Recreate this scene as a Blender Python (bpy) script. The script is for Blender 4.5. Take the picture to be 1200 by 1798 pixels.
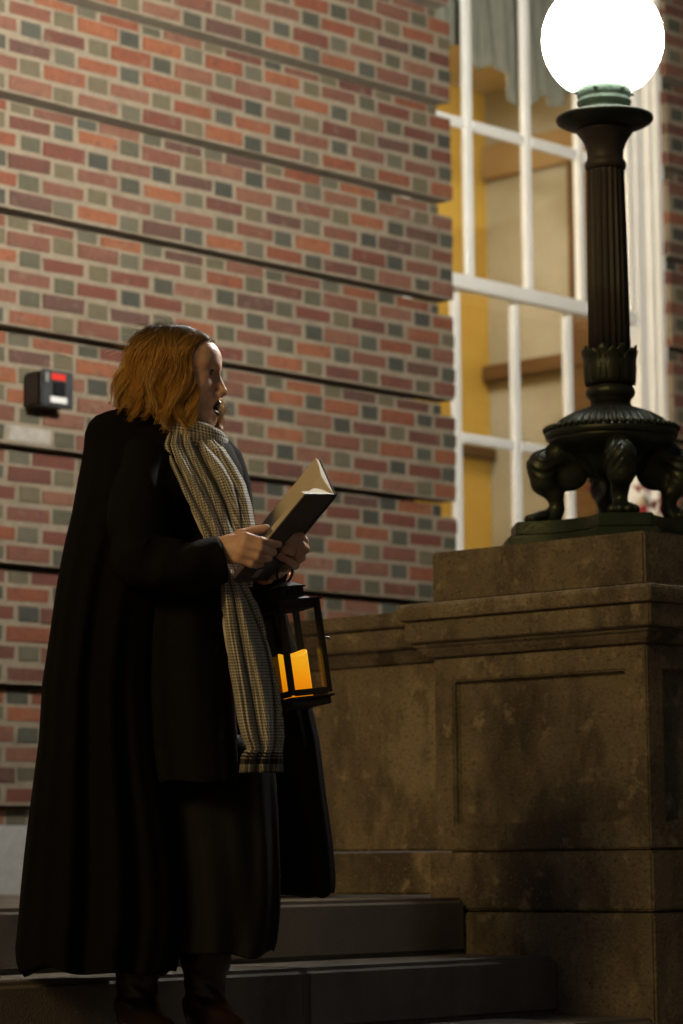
import bpy, bmesh, math, random
import numpy as np
from mathutils import Vector, Matrix

for o in list(bpy.data.objects):
    bpy.data.objects.remove(o)
SC = bpy.context.scene
COL = SC.collection
random.seed(7)
RNG = np.random.default_rng(11)
R = math.radians

# ------------------------------------------------------------------ camera
# X runs along the brick wall (to the right), Y into the building (wall face at Y = 0), Z up, eye level Z = 0
FPX, PITCH, ROLL, YAW = 5011.28, 0.12221, -0.0099565, 0.750548
CAM = np.array([0.0, -7.95, 0.0])
_cy, _sy, _cp, _sp = math.cos(YAW), math.sin(YAW), math.cos(PITCH), math.sin(PITCH)
FW = np.array([_cy*_cp, _sy*_cp, _sp]); _rt = np.array([_sy, -_cy, 0.0]); _up = np.cross(_rt, FW)
RT = math.cos(ROLL)*_rt + math.sin(ROLL)*_up
UP = -math.sin(ROLL)*_rt + math.cos(ROLL)*_up
EU = _rt.copy()                               # horizontal, to the right of the picture
EV = np.array([_cy, _sy, 0.0])                # horizontal, away from the camera
EZ = np.array([0, 0, 1.0])
def ray(x, y): return FW + (x-600)/FPX*RT - (y-899)/FPX*UP
def on_plane(x, y, ax, val):
    d = ray(x, y); return CAM + d*((val-CAM[ax])/d[ax])
def at_h(x, y, h):                            # point on the pixel's ray at horizontal forward distance h
    d = ray(x, y); return CAM + d*(h/(d@EV))
def project(P):
    v = np.asarray(P)-CAM; z = v@FW
    return 600+FPX*(v@RT)/z, 899-FPX*(v@UP)/z

cam = bpy.data.cameras.new('camera'); camo = bpy.data.objects.new('camera', cam); COL.objects.link(camo)
m = Matrix.Identity(4)
for i in range(3):
    m[i][0] = RT[i]; m[i][1] = UP[i]; m[i][2] = -FW[i]; m[i][3] = CAM[i]
camo.matrix_world = m
cam.sensor_fit = 'HORIZONTAL'; cam.sensor_width = 24.0; cam.lens = 24.0*FPX/1200
cam.clip_start = 0.1; cam.clip_end = 500
cam.dof.use_dof = True; cam.dof.focus_distance = 6.25; cam.dof.aperture_fstop = 4.3; cam.dof.aperture_blades = 9
SC.camera = camo

# ------------------------------------------------------------------ night sky, one warm distant street light as the sun lamp
SUN_EL = R(27)
w = bpy.data.worlds.new('World'); SC.world = w; w.use_nodes = True
nt = w.node_tree; nt.nodes.clear()
sky = nt.nodes.new('ShaderNodeTexSky'); sky.sky_type = 'NISHITA'; sky.sun_disc = False
sky.sun_elevation = R(-1); sky.sun_rotation = R(262); sky.ozone_density = 1.0
bg = nt.nodes.new('ShaderNodeBackground'); bg.inputs[1].default_value = 0.15
wo = nt.nodes.new('ShaderNodeOutputWorld')
nt.links.new(sky.outputs[0], bg.inputs[0]); nt.links.new(bg.outputs[0], wo.inputs[0])

sl = bpy.data.lights.new('street_light', 'SUN'); slo = bpy.data.objects.new('street_light', sl); COL.objects.link(slo)
sl.energy = 0.92; sl.angle = R(15); sl.color = (1.0, 0.66, 0.24)
# the light comes from the left of the camera and a little behind it
_a = R(-35)                                  # turn of the light's origin away from straight behind the camera, to the left
_h = -EV*math.cos(_a) + EU*math.sin(_a)
sdir = _h*math.cos(SUN_EL) + EZ*math.sin(SUN_EL)
slo.rotation_euler = Vector(sdir).to_track_quat('Z', 'Y').to_euler()
slo.location = (4, -9, 6)

SC.view_settings.view_transform = 'Standard'; SC.view_settings.look = 'None'
SC.view_settings.exposure = 0.0; SC.view_settings.gamma = 1.0; SC.view_settings.use_curve_mapping = False
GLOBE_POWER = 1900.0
ROOM_POWER = 75.0

# ------------------------------------------------------------------ helpers
def tag(o, label=None, cat=None, group=None, kind=None):
    if label: o['label'] = label
    if cat: o['category'] = cat
    if group: o['group'] = group
    if kind: o['kind'] = kind
    return o
def empty(name, loc, label=None, cat=None, group=None, kind=None):
    o = bpy.data.objects.new(name, None); COL.objects.link(o); o.location = tuple(float(c) for c in loc)
    o.empty_display_size = 0.1
    return tag(o, label, cat, group, kind)
def origin_of(o):
    v = Vector((0, 0, 0))
    while o is not None:
        v = v + o.location; o = o.parent
    return v
class MB:
    def __init__(s): s.v = []; s.f = []; s.mi = []; s.uv = {}
    def add(s, verts, faces, mi=0):
        b = len(s.v); s.v += [tuple(float(c) for c in p) for p in verts]
        s.f += [tuple(i+b for i in q) for q in faces]; s.mi += [mi]*len(faces)
        return b
    def box(s, x0, x1, y0, y1, z0, z1, mi=0):
        s.add([(x0,y0,z0),(x1,y0,z0),(x1,y1,z0),(x0,y1,z0),(x0,y0,z1),(x1,y0,z1),(x1,y1,z1),(x0,y1,z1)],
              [(0,3,2,1),(4,5,6,7),(0,1,5,4),(1,2,6,5),(2,3,7,6),(3,0,4,7)], mi); return s
    def obox(s, c, ax, half, mi=0):           # oriented box: centre, three axes, half sizes
        c = np.array(c); A = [np.array(a)*h for a, h in zip(ax, half)]
        P = [c+sx*A[0]+sy*A[1]+sz*A[2] for sz in (-1,1) for (sx,sy) in ((-1,-1),(1,-1),(1,1),(-1,1))]
        s.add(P, [(0,3,2,1),(4,5,6,7),(0,1,5,4),(1,2,6,5),(2,3,7,6),(3,0,4,7)], mi); return s
    def hexa(s, P, mi=0):                     # 8 corner points, bottom ring then top ring
        s.add(P, [(0,3,2,1),(4,5,6,7),(0,1,5,4),(1,2,6,5),(2,3,7,6),(3,0,4,7)], mi); return s
    def loft(s, rings, cap=True, mi=0, closed=True):
        n = len(rings[0]); b = len(s.v); V = [p for r in rings for p in r]; Fc = []
        for i in range(len(rings)-1):
            for j in range(n if closed else n-1):
                k = (j+1) % n
                Fc.append((i*n+j, i*n+k, (i+1)*n+k, (i+1)*n+j))
        if cap:
            Fc.append(tuple(reversed(range(n)))); Fc.append(tuple((len(rings)-1)*n+j for j in range(n)))
        s.add(V, Fc, mi); return s
    def lathe(s, prof, n=48, c=(0,0), fl=0, amp=0.0, mi=0, cap=True):   # prof: (z, r[, flute amplitude])
        rings = []
        for q in prof:
            z, r = q[0], q[1]; a = q[2] if len(q) > 2 else 0.0
            rings.append([(c[0]+r*(1-a*abs(math.sin(fl*t/2)))*math.cos(t), c[1]+r*(1-a*abs(math.sin(fl*t/2)))*math.sin(t), z)
                          for t in (2*math.pi*j/n for j in range(n))])
        return s.loft(rings, cap, mi)
    def tube(s, pts, rad, n=8, mi=0, cap=True, flat=None):
        pts = [np.array(p, float) for p in pts]; rings = []; prev = None
        for i, p in enumerate(pts):
            t = pts[min(i+1, len(pts)-1)] - pts[max(i-1, 0)]; t /= (np.linalg.norm(t)+1e-9)
            if prev is None:
                a = np.array([0, 0, 1.0]) if abs(t[2]) < 0.9 else np.array([1.0, 0, 0])
            else: a = prev
            a = a - t*(a@t); a /= np.linalg.norm(a); prev = a; bb = np.cross(t, a)
            r = rad[i] if hasattr(rad, '__len__') else rad
            rings.append([p + r*(math.cos(q)*a + (flat or 1)*math.sin(q)*bb) for q in (2*math.pi*j/n for j in range(n))])
        return s.loft(rings, cap, mi)
    def build(s, name, mats, parent=None, smooth=False, bevel=0.0, seg=2, auto=None):
        me = bpy.data.meshes.new(name)
        o = bpy.data.objects.new(name, me); COL.objects.link(o)
        off = Vector((0, 0, 0))
        if parent is not None: o.parent = parent; off = origin_of(parent)
        me.from_pydata([tuple(Vector(p)-off) for p in s.v], [], s.f)
        for mt in (mats if isinstance(mats, (list, tuple)) else [mats]): me.materials.append(mt)
        for p, k in zip(me.polygons, s.mi): p.material_index = k
        if bevel > 0:
            bm = bmesh.new(); bm.from_mesh(me)
            ed = [e for e in bm.edges if len(e.link_faces) == 2 and e.calc_face_angle(0) > R(25)]
            bmesh.ops.bevel(bm, geom=ed, offset=bevel, segments=seg, affect='EDGES', clamp_overlap=True)
            bm.to_mesh(me); bm.free()
        if smooth:
            for p in me.polygons: p.use_smooth = True
            if auto: 
                me.set_sharp_from_angle(angle=R(auto))
        me.update()
        return o
def top_build(mb, name, mats, label, cat, group=None, kind=None, **k):
    vs = np.array(mb.v); c = Vector(((vs[:,0].min()+vs[:,0].max())/2, (vs[:,1].min()+vs[:,1].max())/2, vs[:,2].min()))
    mb.v = [tuple(Vector(p)-c) for p in mb.v]
    o = mb.build(name, mats, None, **k); o.location = c
    return tag(o, label, cat, group, kind)
def copy_tree(o, parent=None):
    c = o.copy(); COL.objects.link(c); c.parent = parent
    for ch in list(o.children): copy_tree(ch, c)
    return c

# ------------------------------------------------------------------ materials
def mat(name, col, rough=0.8, col2=None, scale=8.0, fac=(0.35, 0.65), bump=0.0, bscale=60.0, metal=0.0, spec=0.4,
        sub=0.0, subcol=None, coat=0.0, sheen=0.0, detail=6.0, stretch=(1,1,1), extra=None, coord='Object', bdist=0.004):
    mt = bpy.data.materials.new(name); mt.use_nodes = True; n = mt.node_tree.nodes; l = mt.node_tree.links
    b = n['Principled BSDF']; b.inputs['Base Color'].default_value = (*col, 1); b.inputs['Roughness'].default_value = rough
    b.inputs['Metallic'].default_value = metal; b.inputs['Specular IOR Level'].default_value = spec
    if sub: b.inputs['Subsurface Weight'].default_value = sub; b.inputs['Subsurface Radius'].default_value = (0.012, 0.005, 0.003); b.inputs['Subsurface Scale'].default_value = 0.6
    if coat: b.inputs['Coat Weight'].default_value = coat; b.inputs['Coat Roughness'].default_value = 0.15
    if sheen: b.inputs['Sheen Weight'].default_value = sheen; b.inputs['Sheen Roughness'].default_value = 0.5
    tc = n.new('ShaderNodeTexCoord'); mp = n.new('ShaderNodeMapping'); l.new(tc.outputs[coord], mp.inputs[0])
    mp.inputs['Scale'].default_value = stretch
    oi = n.new('ShaderNodeObjectInfo'); va = n.new('ShaderNodeVectorMath'); va.operation = 'ADD'
    vm = n.new('ShaderNodeVectorMath'); vm.operation = 'SCALE'; vm.inputs['Scale'].default_value = 37.0
    cx = n.new('ShaderNodeCombineXYZ'); l.new(oi.outputs['Random'], cx.inputs[0]); l.new(oi.outputs['Random'], cx.inputs[2])
    l.new(cx.outputs[0], vm.inputs[0]); l.new(mp.outputs[0], va.inputs[0]); l.new(vm.outputs[0], va.inputs[1])
    vec = va.outputs[0]
    if col2 is not None:
        nz = n.new('ShaderNodeTexNoise'); nz.inputs['Scale'].default_value = scale; nz.inputs['Detail'].default_value = detail
        nz.inputs['Roughness'].default_value = 0.65
        l.new(vec, nz.inputs['Vector'])
        mr = n.new('ShaderNodeMapRange'); mr.inputs[1].default_value = fac[0]; mr.inputs[2].default_value = fac[1]
        l.new(nz.outputs[0], mr.inputs[0])
        mx = n.new('ShaderNodeMix'); mx.data_type = 'RGBA'; mx.inputs[6].default_value = (*col, 1); mx.inputs[7].default_value = (*col2, 1)
        l.new(mr.outputs[0], mx.inputs[0]); l.new(mx.outputs[2], b.inputs['Base Color'])
        mt['mix'] = mx.name
    if bump:
        nb = n.new('ShaderNodeTexNoise'); nb.inputs['Scale'].default_value = bscale; nb.inputs['Detail'].default_value = 5.0
        l.new(vec, nb.inputs['Vector'])
        bp = n.new('ShaderNodeBump'); bp.inputs['Strength'].default_value = bump; bp.inputs['Distance'].default_value = bdist
        l.new(nb.outputs[0], bp.inputs['Height']); l.new(bp.outputs[0], b.inputs['Normal'])
    if extra: extra(mt, n, l, b, vec)
    return mt
def layer(n, l, b, vec, col, scale, lo, hi, stretch=(1,1,1), detail=5.0, amount=1.0, offset=(0,0,0)):
    """mix one more stain or patch colour over whatever feeds Base Color"""
    mp = n.new('ShaderNodeMapping'); mp.inputs['Scale'].default_value = stretch; mp.inputs['Location'].default_value = offset
    l.new(vec, mp.inputs[0])
    nz = n.new('ShaderNodeTexNoise'); nz.inputs['Scale'].default_value = scale; nz.inputs['Detail'].default_value = detail
    nz.inputs['Roughness'].default_value = 0.6; l.new(mp.outputs[0], nz.inputs['Vector'])
    mr = n.new('ShaderNodeMapRange'); mr.inputs[1].default_value = lo; mr.inputs[2].default_value = hi; mr.inputs[4].default_value = amount
    l.new(nz.outputs[0], mr.inputs[0])
    mx = n.new('ShaderNodeMix'); mx.data_type = 'RGBA'; mx.inputs[7].default_value = (*col, 1)
    src = b.inputs['Base Color'].links
    if src: l.new(src[0].from_socket, mx.inputs[6])
    else: mx.inputs[6].default_value = b.inputs['Base Color'].default_value
    l.new(mr.outputs[0], mx.inputs[0]); l.new(mx.outputs[2], b.inputs['Base Color'])

def stain_brick(mt, n, l, b, vec):
    layer(n, l, b, vec, (.19,.150,.112), 16.0, 0.57, 0.80, amount=0.55)
    layer(n, l, b, vec, (.050,.034,.030), 34.0, 0.52, 0.72, amount=0.55)
    layer(n, l, b, vec, (.23,.10,.062), 120.0, 0.56, 0.74, amount=0.40)
STRETCHER = [mat('brick_red_%d' % i, c, 0.88, c2, 18, (0.3, 0.75), 0.7, 120, extra=stain_brick) for i, (c, c2) in enumerate([
    ((.185,.058,.027), (.125,.042,.024)), ((.225,.082,.036), (.160,.056,.028)), ((.130,.042,.027), (.095,.035,.024)),
    ((.115,.047,.032), (.150,.058,.034)), ((.195,.067,.031), (.145,.053,.031)), ((.145,.064,.041), (.110,.046,.030)),
    ((.080,.034,.025), (.115,.042,.027)), ((.170,.080,.049), (.135,.055,.036)), ((.090,.047,.035), (.070,.037,.028))])]
HEADER = [mat('brick_header_%d' % i, c, 0.8, c2, 22, (0.3, 0.7), 0.5, 120) for i, (c, c2) in enumerate([
    ((.080,.074,.046), (.060,.056,.037)), ((.060,.058,.040), (.044,.043,.031)), ((.108,.092,.053), (.082,.071,.043)),
    ((.068,.067,.050), (.052,.052,.040)), ((.036,.037,.030), (.052,.051,.039)), ((.112,.091,.053), (.086,.074,.045)), ((.078,.073,.049),(.100,.087,.059))])]
WHITEBRICK = mat('brick_limewashed', (.34,.32,.28), 0.9, (.24,.22,.19), 30, (0.35, 0.7), 0.4, 120)
def mortar_extra(mt, n, l, b, vec):
    layer(n, l, b, vec, (.13,.105,.075), 6.0, 0.50, 0.72, amount=0.7)
    layer(n, l, b, vec, (.36,.32,.25), 70.0, 0.58, 0.74, amount=0.6)
MORTAR = mat('lime_mortar', (.240,.200,.142), 0.95, (.175,.142,.100), 22, (0.3, 0.7), 0.9, 160, extra=mortar_extra)
def stone_extra(mt, n, l, b, vec):
    layer(n, l, b, vec, (.30,.25,.170), 2.6, 0.50, 0.62, amount=0.70, offset=(3.1, 1.7, 0.4), detail=9.0)
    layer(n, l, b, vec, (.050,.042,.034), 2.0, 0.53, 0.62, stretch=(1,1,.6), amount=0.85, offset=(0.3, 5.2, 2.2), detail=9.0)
    layer(n, l, b, vec, (.075,.062,.046), 7.0, 0.52, 0.62, stretch=(1,1,.40), amount=0.70, detail=8.0)
    layer(n, l, b, vec, (.36,.30,.205), 15.0, 0.57, 0.66, amount=0.60, detail=10.0, offset=(1.1,0.2,3.4))
    layer(n, l, b, vec, (.050,.042,.032), 90.0, 0.54, 0.66, amount=0.65)
    layer(n, l, b, vec, (.38,.33,.24), 150.0, 0.60, 0.70, amount=0.65)
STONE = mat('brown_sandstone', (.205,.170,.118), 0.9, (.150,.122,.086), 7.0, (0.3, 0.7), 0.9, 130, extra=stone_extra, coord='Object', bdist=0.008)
STONE_JOINT = mat('stone_joint', (.10,.08,.055), 0.95, (.07,.055,.04), 30)
def step_extra(mt, n, l, b, vec):
    layer(n, l, b, vec, (.06,.05,.045), 3.0, 0.48, 0.7, stretch=(1,1,.5), amount=0.8)
    layer(n, l, b, vec, (.30,.27,.22), 160.0, 0.62, 0.78, amount=0.6)
STEPM = mat('granite_step', (.21,.19,.17), 0.75, (.16,.145,.13), 6.0, (0.3, 0.7), 0.5, 190, extra=step_extra)
GRANITE = mat('pale_granite', (.36,.36,.35), 0.8, (.27,.27,.27), 26, (0.3, 0.7), 0.3, 160)
PAVE = mat('paving_concrete', (.15,.14,.13), 0.9, (.11,.10,.09), 4.0, bump=0.3)
WHITE = mat('white_paint', (.82,.81,.77), 0.45, (.75,.74,.69), 7.0, (0.4, 0.75), 0.15, 60)
def bronze_extra(mt, n, l, b, vec):
    layer(n, l, b, vec, (.040,.062,.042), 16.0, 0.50, 0.72, amount=0.75)
BRONZE = mat('dark_bronze', (.026,.036,.028), 0.40, (.036,.042,.030), 14, (0.35, 0.65), 0.3, 90, metal=0.55, spec=0.5, extra=bronze_extra)
PATINA = mat('green_bronze_patina', (.034,.055,.034), 0.38, (.022,.034,.022), 12, (0.35, 0.65), 0.3, 90, metal=0.4, spec=0.5)
COPPER = mat('green_patina_copper', (.085,.135,.10), 0.5, (.055,.095,.07), 30, (0.3, 0.7), 0.4, 120, metal=0.3)
BROWNCOL = mat('brown_painted_iron', (.058,.052,.050), 0.5, (.042,.039,.039), 12, (0.35, 0.65), 0.3, 90, metal=0.2, stretch=(3,3,.6))
YELLOWWALL = mat('yellow_plaster', (.72,.47,.09), 0.8, (.66,.42,.08), 3.0, bump=0.1)
BEIGE = mat('beige_plaster', (.46,.43,.33), 0.8, (.40,.37,.28), 2.0, bump=0.1)
WOOD = mat('brown_wood', (.16,.085,.030), 0.5, (.11,.055,.02), 6.0, stretch=(1,1,8))
CEIL = mat('cream_ceiling', (.62,.52,.36), 0.9)
FLOORM = mat('room_floor', (.22,.13,.06), 0.5, (.16,.09,.04), 5)
GREYCLOTH = mat('grey_linen', (.26,.25,.20), 0.9, (.17,.165,.14), 9.0, stretch=(6,6,.6), bump=0.3)
BLACKMETAL = mat('black_metal', (.022,.021,.020), 0.5, (.032,.030,.027), 40, bump=0.1, metal=0.3)
def glassmat(name, rough=0.02, tint=(.97,.98,.97), mixfac=0.10):
    mt = bpy.data.materials.new(name); mt.use_nodes = True; n = mt.node_tree.nodes; l = mt.node_tree.links; n.clear()
    o = n.new('ShaderNodeOutputMaterial'); t = n.new('ShaderNodeBsdfTransparent'); g = n.new('ShaderNodeBsdfGlossy')
    lw = n.new('ShaderNodeLayerWeight'); pw = n.new('ShaderNodeMath'); pw.operation = 'POWER'; pw.inputs[1].default_value = 5.0; l.new(lw.outputs['Facing'], pw.inputs[0])
    fr = n.new('ShaderNodeMath'); fr.operation = 'MULTIPLY_ADD'; fr.inputs[1].default_value = 0.9; fr.inputs[2].default_value = 0.035; l.new(pw.outputs[0], fr.inputs[0])
    t.inputs[0].default_value = (*tint, 1); g.inputs['Roughness'].default_value = rough
    mx = n.new('ShaderNodeMixShader'); l.new(fr.outputs[0], mx.inputs[0]); l.new(t.outputs[0], mx.inputs[1]); l.new(g.outputs[0], mx.inputs[2])
    l.new(mx.outputs[0], o.inputs[0]); return mt
PANE = glassmat('window_glass')
LANTERNGLASS = glassmat('lantern_glass', 0.03, (.93,.90,.85))
def emit(name, col, strength):
    mt = bpy.data.materials.new(name); mt.use_nodes = True; b = mt.node_tree.nodes['Principled BSDF']
    b.inputs['Base Color'].default_value = (.9,.9,.88,1); b.inputs['Emission Color'].default_value = (*col, 1)
    b.inputs['Emission Strength'].default_value = strength; b.inputs['Roughness'].default_value = 0.3
    return mt
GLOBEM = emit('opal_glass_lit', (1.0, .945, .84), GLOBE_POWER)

# globe emission graded by height, dimmed below to darken the lower wall and holder
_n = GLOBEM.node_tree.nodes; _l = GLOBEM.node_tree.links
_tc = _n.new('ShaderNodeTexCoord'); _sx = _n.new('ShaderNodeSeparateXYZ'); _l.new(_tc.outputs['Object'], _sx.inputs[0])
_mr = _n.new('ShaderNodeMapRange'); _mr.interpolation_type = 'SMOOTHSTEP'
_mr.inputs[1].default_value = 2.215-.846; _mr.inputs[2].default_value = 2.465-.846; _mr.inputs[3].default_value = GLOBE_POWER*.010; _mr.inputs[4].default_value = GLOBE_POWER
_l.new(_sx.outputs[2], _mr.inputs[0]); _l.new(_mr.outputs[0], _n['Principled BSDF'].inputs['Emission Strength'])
# ================================================================== setting: ground, stairs, walls
GZ = -0.997
g = MB(); g.add([(-60,-60,GZ),(60,-60,GZ),(60,0.4,GZ),(-60,0.4,GZ)], [(0,1,2,3)])
tag(g.build('ground', PAVE), kind='structure')

XP = 5.896                                     # stair-side face of the lamp pedestal
stairs = empty('stone_stairs', (5.0, -3.2, GZ), 'dark granite steps with pale worn nosings below the black cape', 'stairs')
TOPS = [(-.097, -2.91), (-.247, -3.225), (-.397, -3.54), (-.547, -3.855), (-.697, -4.17), (-.847, -4.485)]
for i, (z, y) in enumerate(TOPS):
    back = -0.065 if i == 0 else TOPS[i-1][1] + 0.03
    zb = GZ + 0.002 if i == len(TOPS)-1 else TOPS[i+1][0]
    xr = XP + 0.09 if i == 0 else XP - 0.014
    if i == 0:                                  # landing: front slab strip and the paving behind it
        b = MB().box(0.6, XP-0.014, y, -2.49, zb, z); b.build('step', STEPM, stairs, bevel=.014, seg=3, smooth=True, auto=35)
        b = MB().box(0.6, 9.0, -1.66, back, zb, z-.004).box(0.6, XP+0.09, -2.486, -1.6605, zb, z-.004); b.build('landing', STEPM, stairs, bevel=.006)
    else:
        cuts = [0.6, 3.1, 4.62, XP-0.014]; cuts = [cuts[0]] + [c + (.31 if i % 2 else 0) for c in cuts[1:-1]] + [cuts[-1]]
        for a, c in zip(cuts[:-1], cuts[1:]):
            b = MB().box(a+.0015, c-.0015, y, back, zb, z); b.build('step', STEPM, stairs, bevel=.014, seg=3, smooth=True, auto=35)

# ---- the brick building
bld = empty('brick_building', (9.25, 0.0, GZ), 'brick building wall laid in red and grey Flemish bond with recessed bands', 'building')
XC, XL, XR = 9.252, 2.4, 10.834                # window reveal corner, left end built, right pier corner
PIT, G0 = 0.0734, 2.859
JT = 0.0152; BH = PIT - JT; SL, HL, PER = 0.210, 0.0996, 0.340
ZB, ZT = 0.143, 4.85
REC = 0.058; RCX = 0.030
XR_END = 15.0
# mortar body: recessed courses are set back
bm_ = MB()
n_lo = -7; n_hi = 4
courses = []                                   # (z0, recessed, global course number)
for nb in range(n_lo, n_hi):
    for k in range(6):
        z0 = G0 + nb*PIT*6 + k*PIT
        if z0 + PIT < ZB + .005 or z0 > ZT: continue
        courses.append((z0, k == 5, nb*6+k))
for (z0, rec, idx) in courses:
    d = REC if rec else 0.0; za, zb = max(z0, ZB), z0+PIT
    zc = zb - (.013 if rec else 0)              # a deep raked slot runs above each recessed course
    bm_.box(XL, XC-(RCX if rec else 0)-.004, d+.0015, .10, za, zc)
    bm_.box(XR+(RCX if rec else 0)+.004, XR_END, d+.0015, .10, za, zc)
    if rec: bm_.box(XL, 9.06, .094, .10, zc, zb); bm_.box(10.86, XR_END, .094, .10, zc, zb)
bm_.box(XL, 9.06, .10, .36, ZB, ZT); bm_.box(10.86, XR_END, .10, .36, ZB, ZT)
bm_.box(9.06, 10.86, .10, .36, ZB, 1.14)
bm_.box(XC+.03, XR-.03, .0, .10, ZB, 1.12)
bm_.build('mortar_core', MORTAR, bld)
# brick prototypes
def brick_mesh(name, lx, seed):
    rr = random.Random(seed); bm = bmesh.new(); bmesh.ops.create_cube(bm, size=1.0)
    for v in bm.verts:
        v.co.x *= lx + rr.uniform(-.008, .005); v.co.y *= 0.05; v.co.z *= BH + rr.uniform(-.006, .003)
    ed = [e for e in bm.edges if all(v.co.y < 0 for v in e.verts)]
    bmesh.ops.bevel(bm, geom=ed, offset=.0045, segments=2, affect='EDGES')
    me = bpy.data.meshes.new(name); bm.to_mesh(me); bm.free(); me.materials.append(STRETCHER[0])
    for p in me.polygons: p.use_smooth = True
    me.set_sharp_from_angle(angle=R(50))
    return me
MESHES = {}
def get_mesh(lx, seed):
    key = (round(lx, 3), seed)
    if key not in MESHES: MESHES[key] = brick_mesh('brick', lx, seed)
    return MESHES[key]
XH = 7.006
bricks = []                                    # (x centre, length, z centre, y offset, header?, course)
def run(xa, xb, phase_from, end_off_a, end_off_b):
    for (z0, rec, idx) in courses:
        if z0 + .02 < ZB: continue
        d = REC if rec else 0.0
        dx_ = RCX if rec else 0.0; lo, hi = xa + (dx_ if end_off_a else 0), xb - (dx_ if end_off_b else 0)
        ph = phase_from + (0 if idx % 2 == 0 else PER/2)
        k0 = int((lo-ph)/PER)-2; k1 = int((hi-ph)/PER)+2
        segs = []
        for k in range(k0, k1+1):
            c = ph + k*PER
            segs.append((c-HL/2, c+HL/2, True)); segs.append((c+HL/2+JT, c+HL/2+JT+SL, False))
        for a, b_, hd in segs:
            a2, b2 = max(a, lo), min(b_, hi)
            if b2-a2 < .035: continue
            if b2-a2 < SL*.62: hd = True if (b2-a2) < .12 else hd
            bricks.append(((a2+b2)/2, b2-a2, z0+JT/2+BH/2-(.006 if rec else 0), d, hd, idx))
run(XL, XC, XH, False, True)
nl = len(bricks)
run(XR, XR_END, XH, True, False)
# which 300 show largest: in frame, not behind the singer, the book or the stone
def seen(P):
    x, y = project(P)
    if not (-25 < x < 1215 and -20 < y < 1500): return 0
    if x > 740 and x < 1175: return 0 if x > 812 else (1 if y < 960 else 0)
    left = np.interp(y, [560, 600, 690, 720, 780, 930, 1200, 1440], [300, 245, 200, 175, 146, 118, 74, 50])
    right = np.interp(y, [560, 600, 640, 760, 850, 930, 1030, 1090], [345, 385, 398, 395, 440, 540, 545, 560])
    if y > 560 and left < x < right: return 0
    if y > 1050 and x > 200: return 0
    d = np.linalg.norm(np.asarray(P)-CAM)
    return 1.0/d**2
score = []
for i, (x, L, z, d, hd, idx) in enumerate(bricks):
    score.append(seen((x, d, z))*L)
order = np.argsort(-np.array(score)); single = set(int(i) for i in order[:300] if score[int(i)] > 0)
rest = MB()
for i, (x, L, z, d, hd, idx) in enumerate(bricks):
    rr = random.Random(i*7+3)
    pal = HEADER if hd else STRETCHER
    mi = rr.randrange(len(pal))
    if not hd and rr.random() < .05: mi = 7
    whitey = False
    px, py = project((x, 0, z))
    if i < nl and not hd and 15 < px < 80 and 745 < py < 790: whitey = True
    yo = d - .0025 + rr.uniform(-.002, .002)
    jx, jz = rr.uniform(-.005, .005), rr.uniform(-.0035, .0035)
    rot = rr.uniform(-.014, .014)
    mtl = WHITEBRICK if whitey else pal[mi]
    if i in single:
        me = get_mesh(L, rr.randrange(4))
        o = bpy.data.objects.new('brick', me); COL.objects.link(o); o.parent = bld
        o.location = Vector((x+jx, yo+.025, z+jz)) - bld.location; o.rotation_euler = (0, rot, 0)
        o.material_slots[0].link = 'OBJECT'; o.material_slots[0].material = mtl
        if whitey: o['label'] = 'whitish brick below the black alarm box'
    else:
        y0, y1 = yo, yo+.04; e = .0045; x0, x1 = x-L/2+jx, x+L/2+jx; z0, z1 = z-BH/2+jz, z+BH/2+jz
        b0 = rest.add([(x0+e,y0,z0+e),(x1-e,y0,z0+e),(x1-e,y0,z1-e),(x0+e,y0,z1-e),
                  (x0,y0+e,z0),(x1,y0+e,z0),(x1,y0+e,z1),(x0,y0+e,z1),(x0,y1,z0),(x1,y1,z0),(x1,y1,z1),(x0,y1,z1)],
                 [(0,1,2,3),(4,5,1,0),(5,6,2,1),(6,7,3,2),(7,4,0,3),(8,9,5,4),(9,10,6,5),(10,11,7,6),(11,8,4,7)], (len(STRETCHER)+mi) if hd else mi)
tag(rest.build('brick_courses', STRETCHER+HEADER, bld), kind='stuff')
# granite base course
for a, c in ((XL, 4.3), (4.305, 6.02), (6.025, 7.62), (7.625, 9.0), (9.005, 11.9), (11.905, 15.0)):
    MB().box(a, c, -.062, .09, -.115, ZB).build('granite_base', GRANITE, bld, bevel=.012, smooth=True, auto=40)

# ---- window: white box frame and two sashes of twelve-inch panes
win = MB()
win.box(9.02, 9.085, .09, .30, 1.15, ZT); win.box(10.70, 10.80, .085, .30, 1.15, ZT)
win.box(10.80, 10.855, .035, .30, 1.15, ZT)    # outer stop and moulding on the right jamb
win.box(10.765, 10.80, .055, .085, 1.15, ZT)
win.box(9.02, 10.86, .05, .34, 1.085, 1.15)    # sill
wino = win.build('window', WHITE, bld, bevel=.006)
VX = [9.502, 9.915, 10.302]
def bar(nm, x0, x1, y0, y1, z0, z1): MB().box(x0, x1, y0, y1, z0, z1).build(nm, WHITE, wino, bevel=.007)
US, LS = .10, .188
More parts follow.
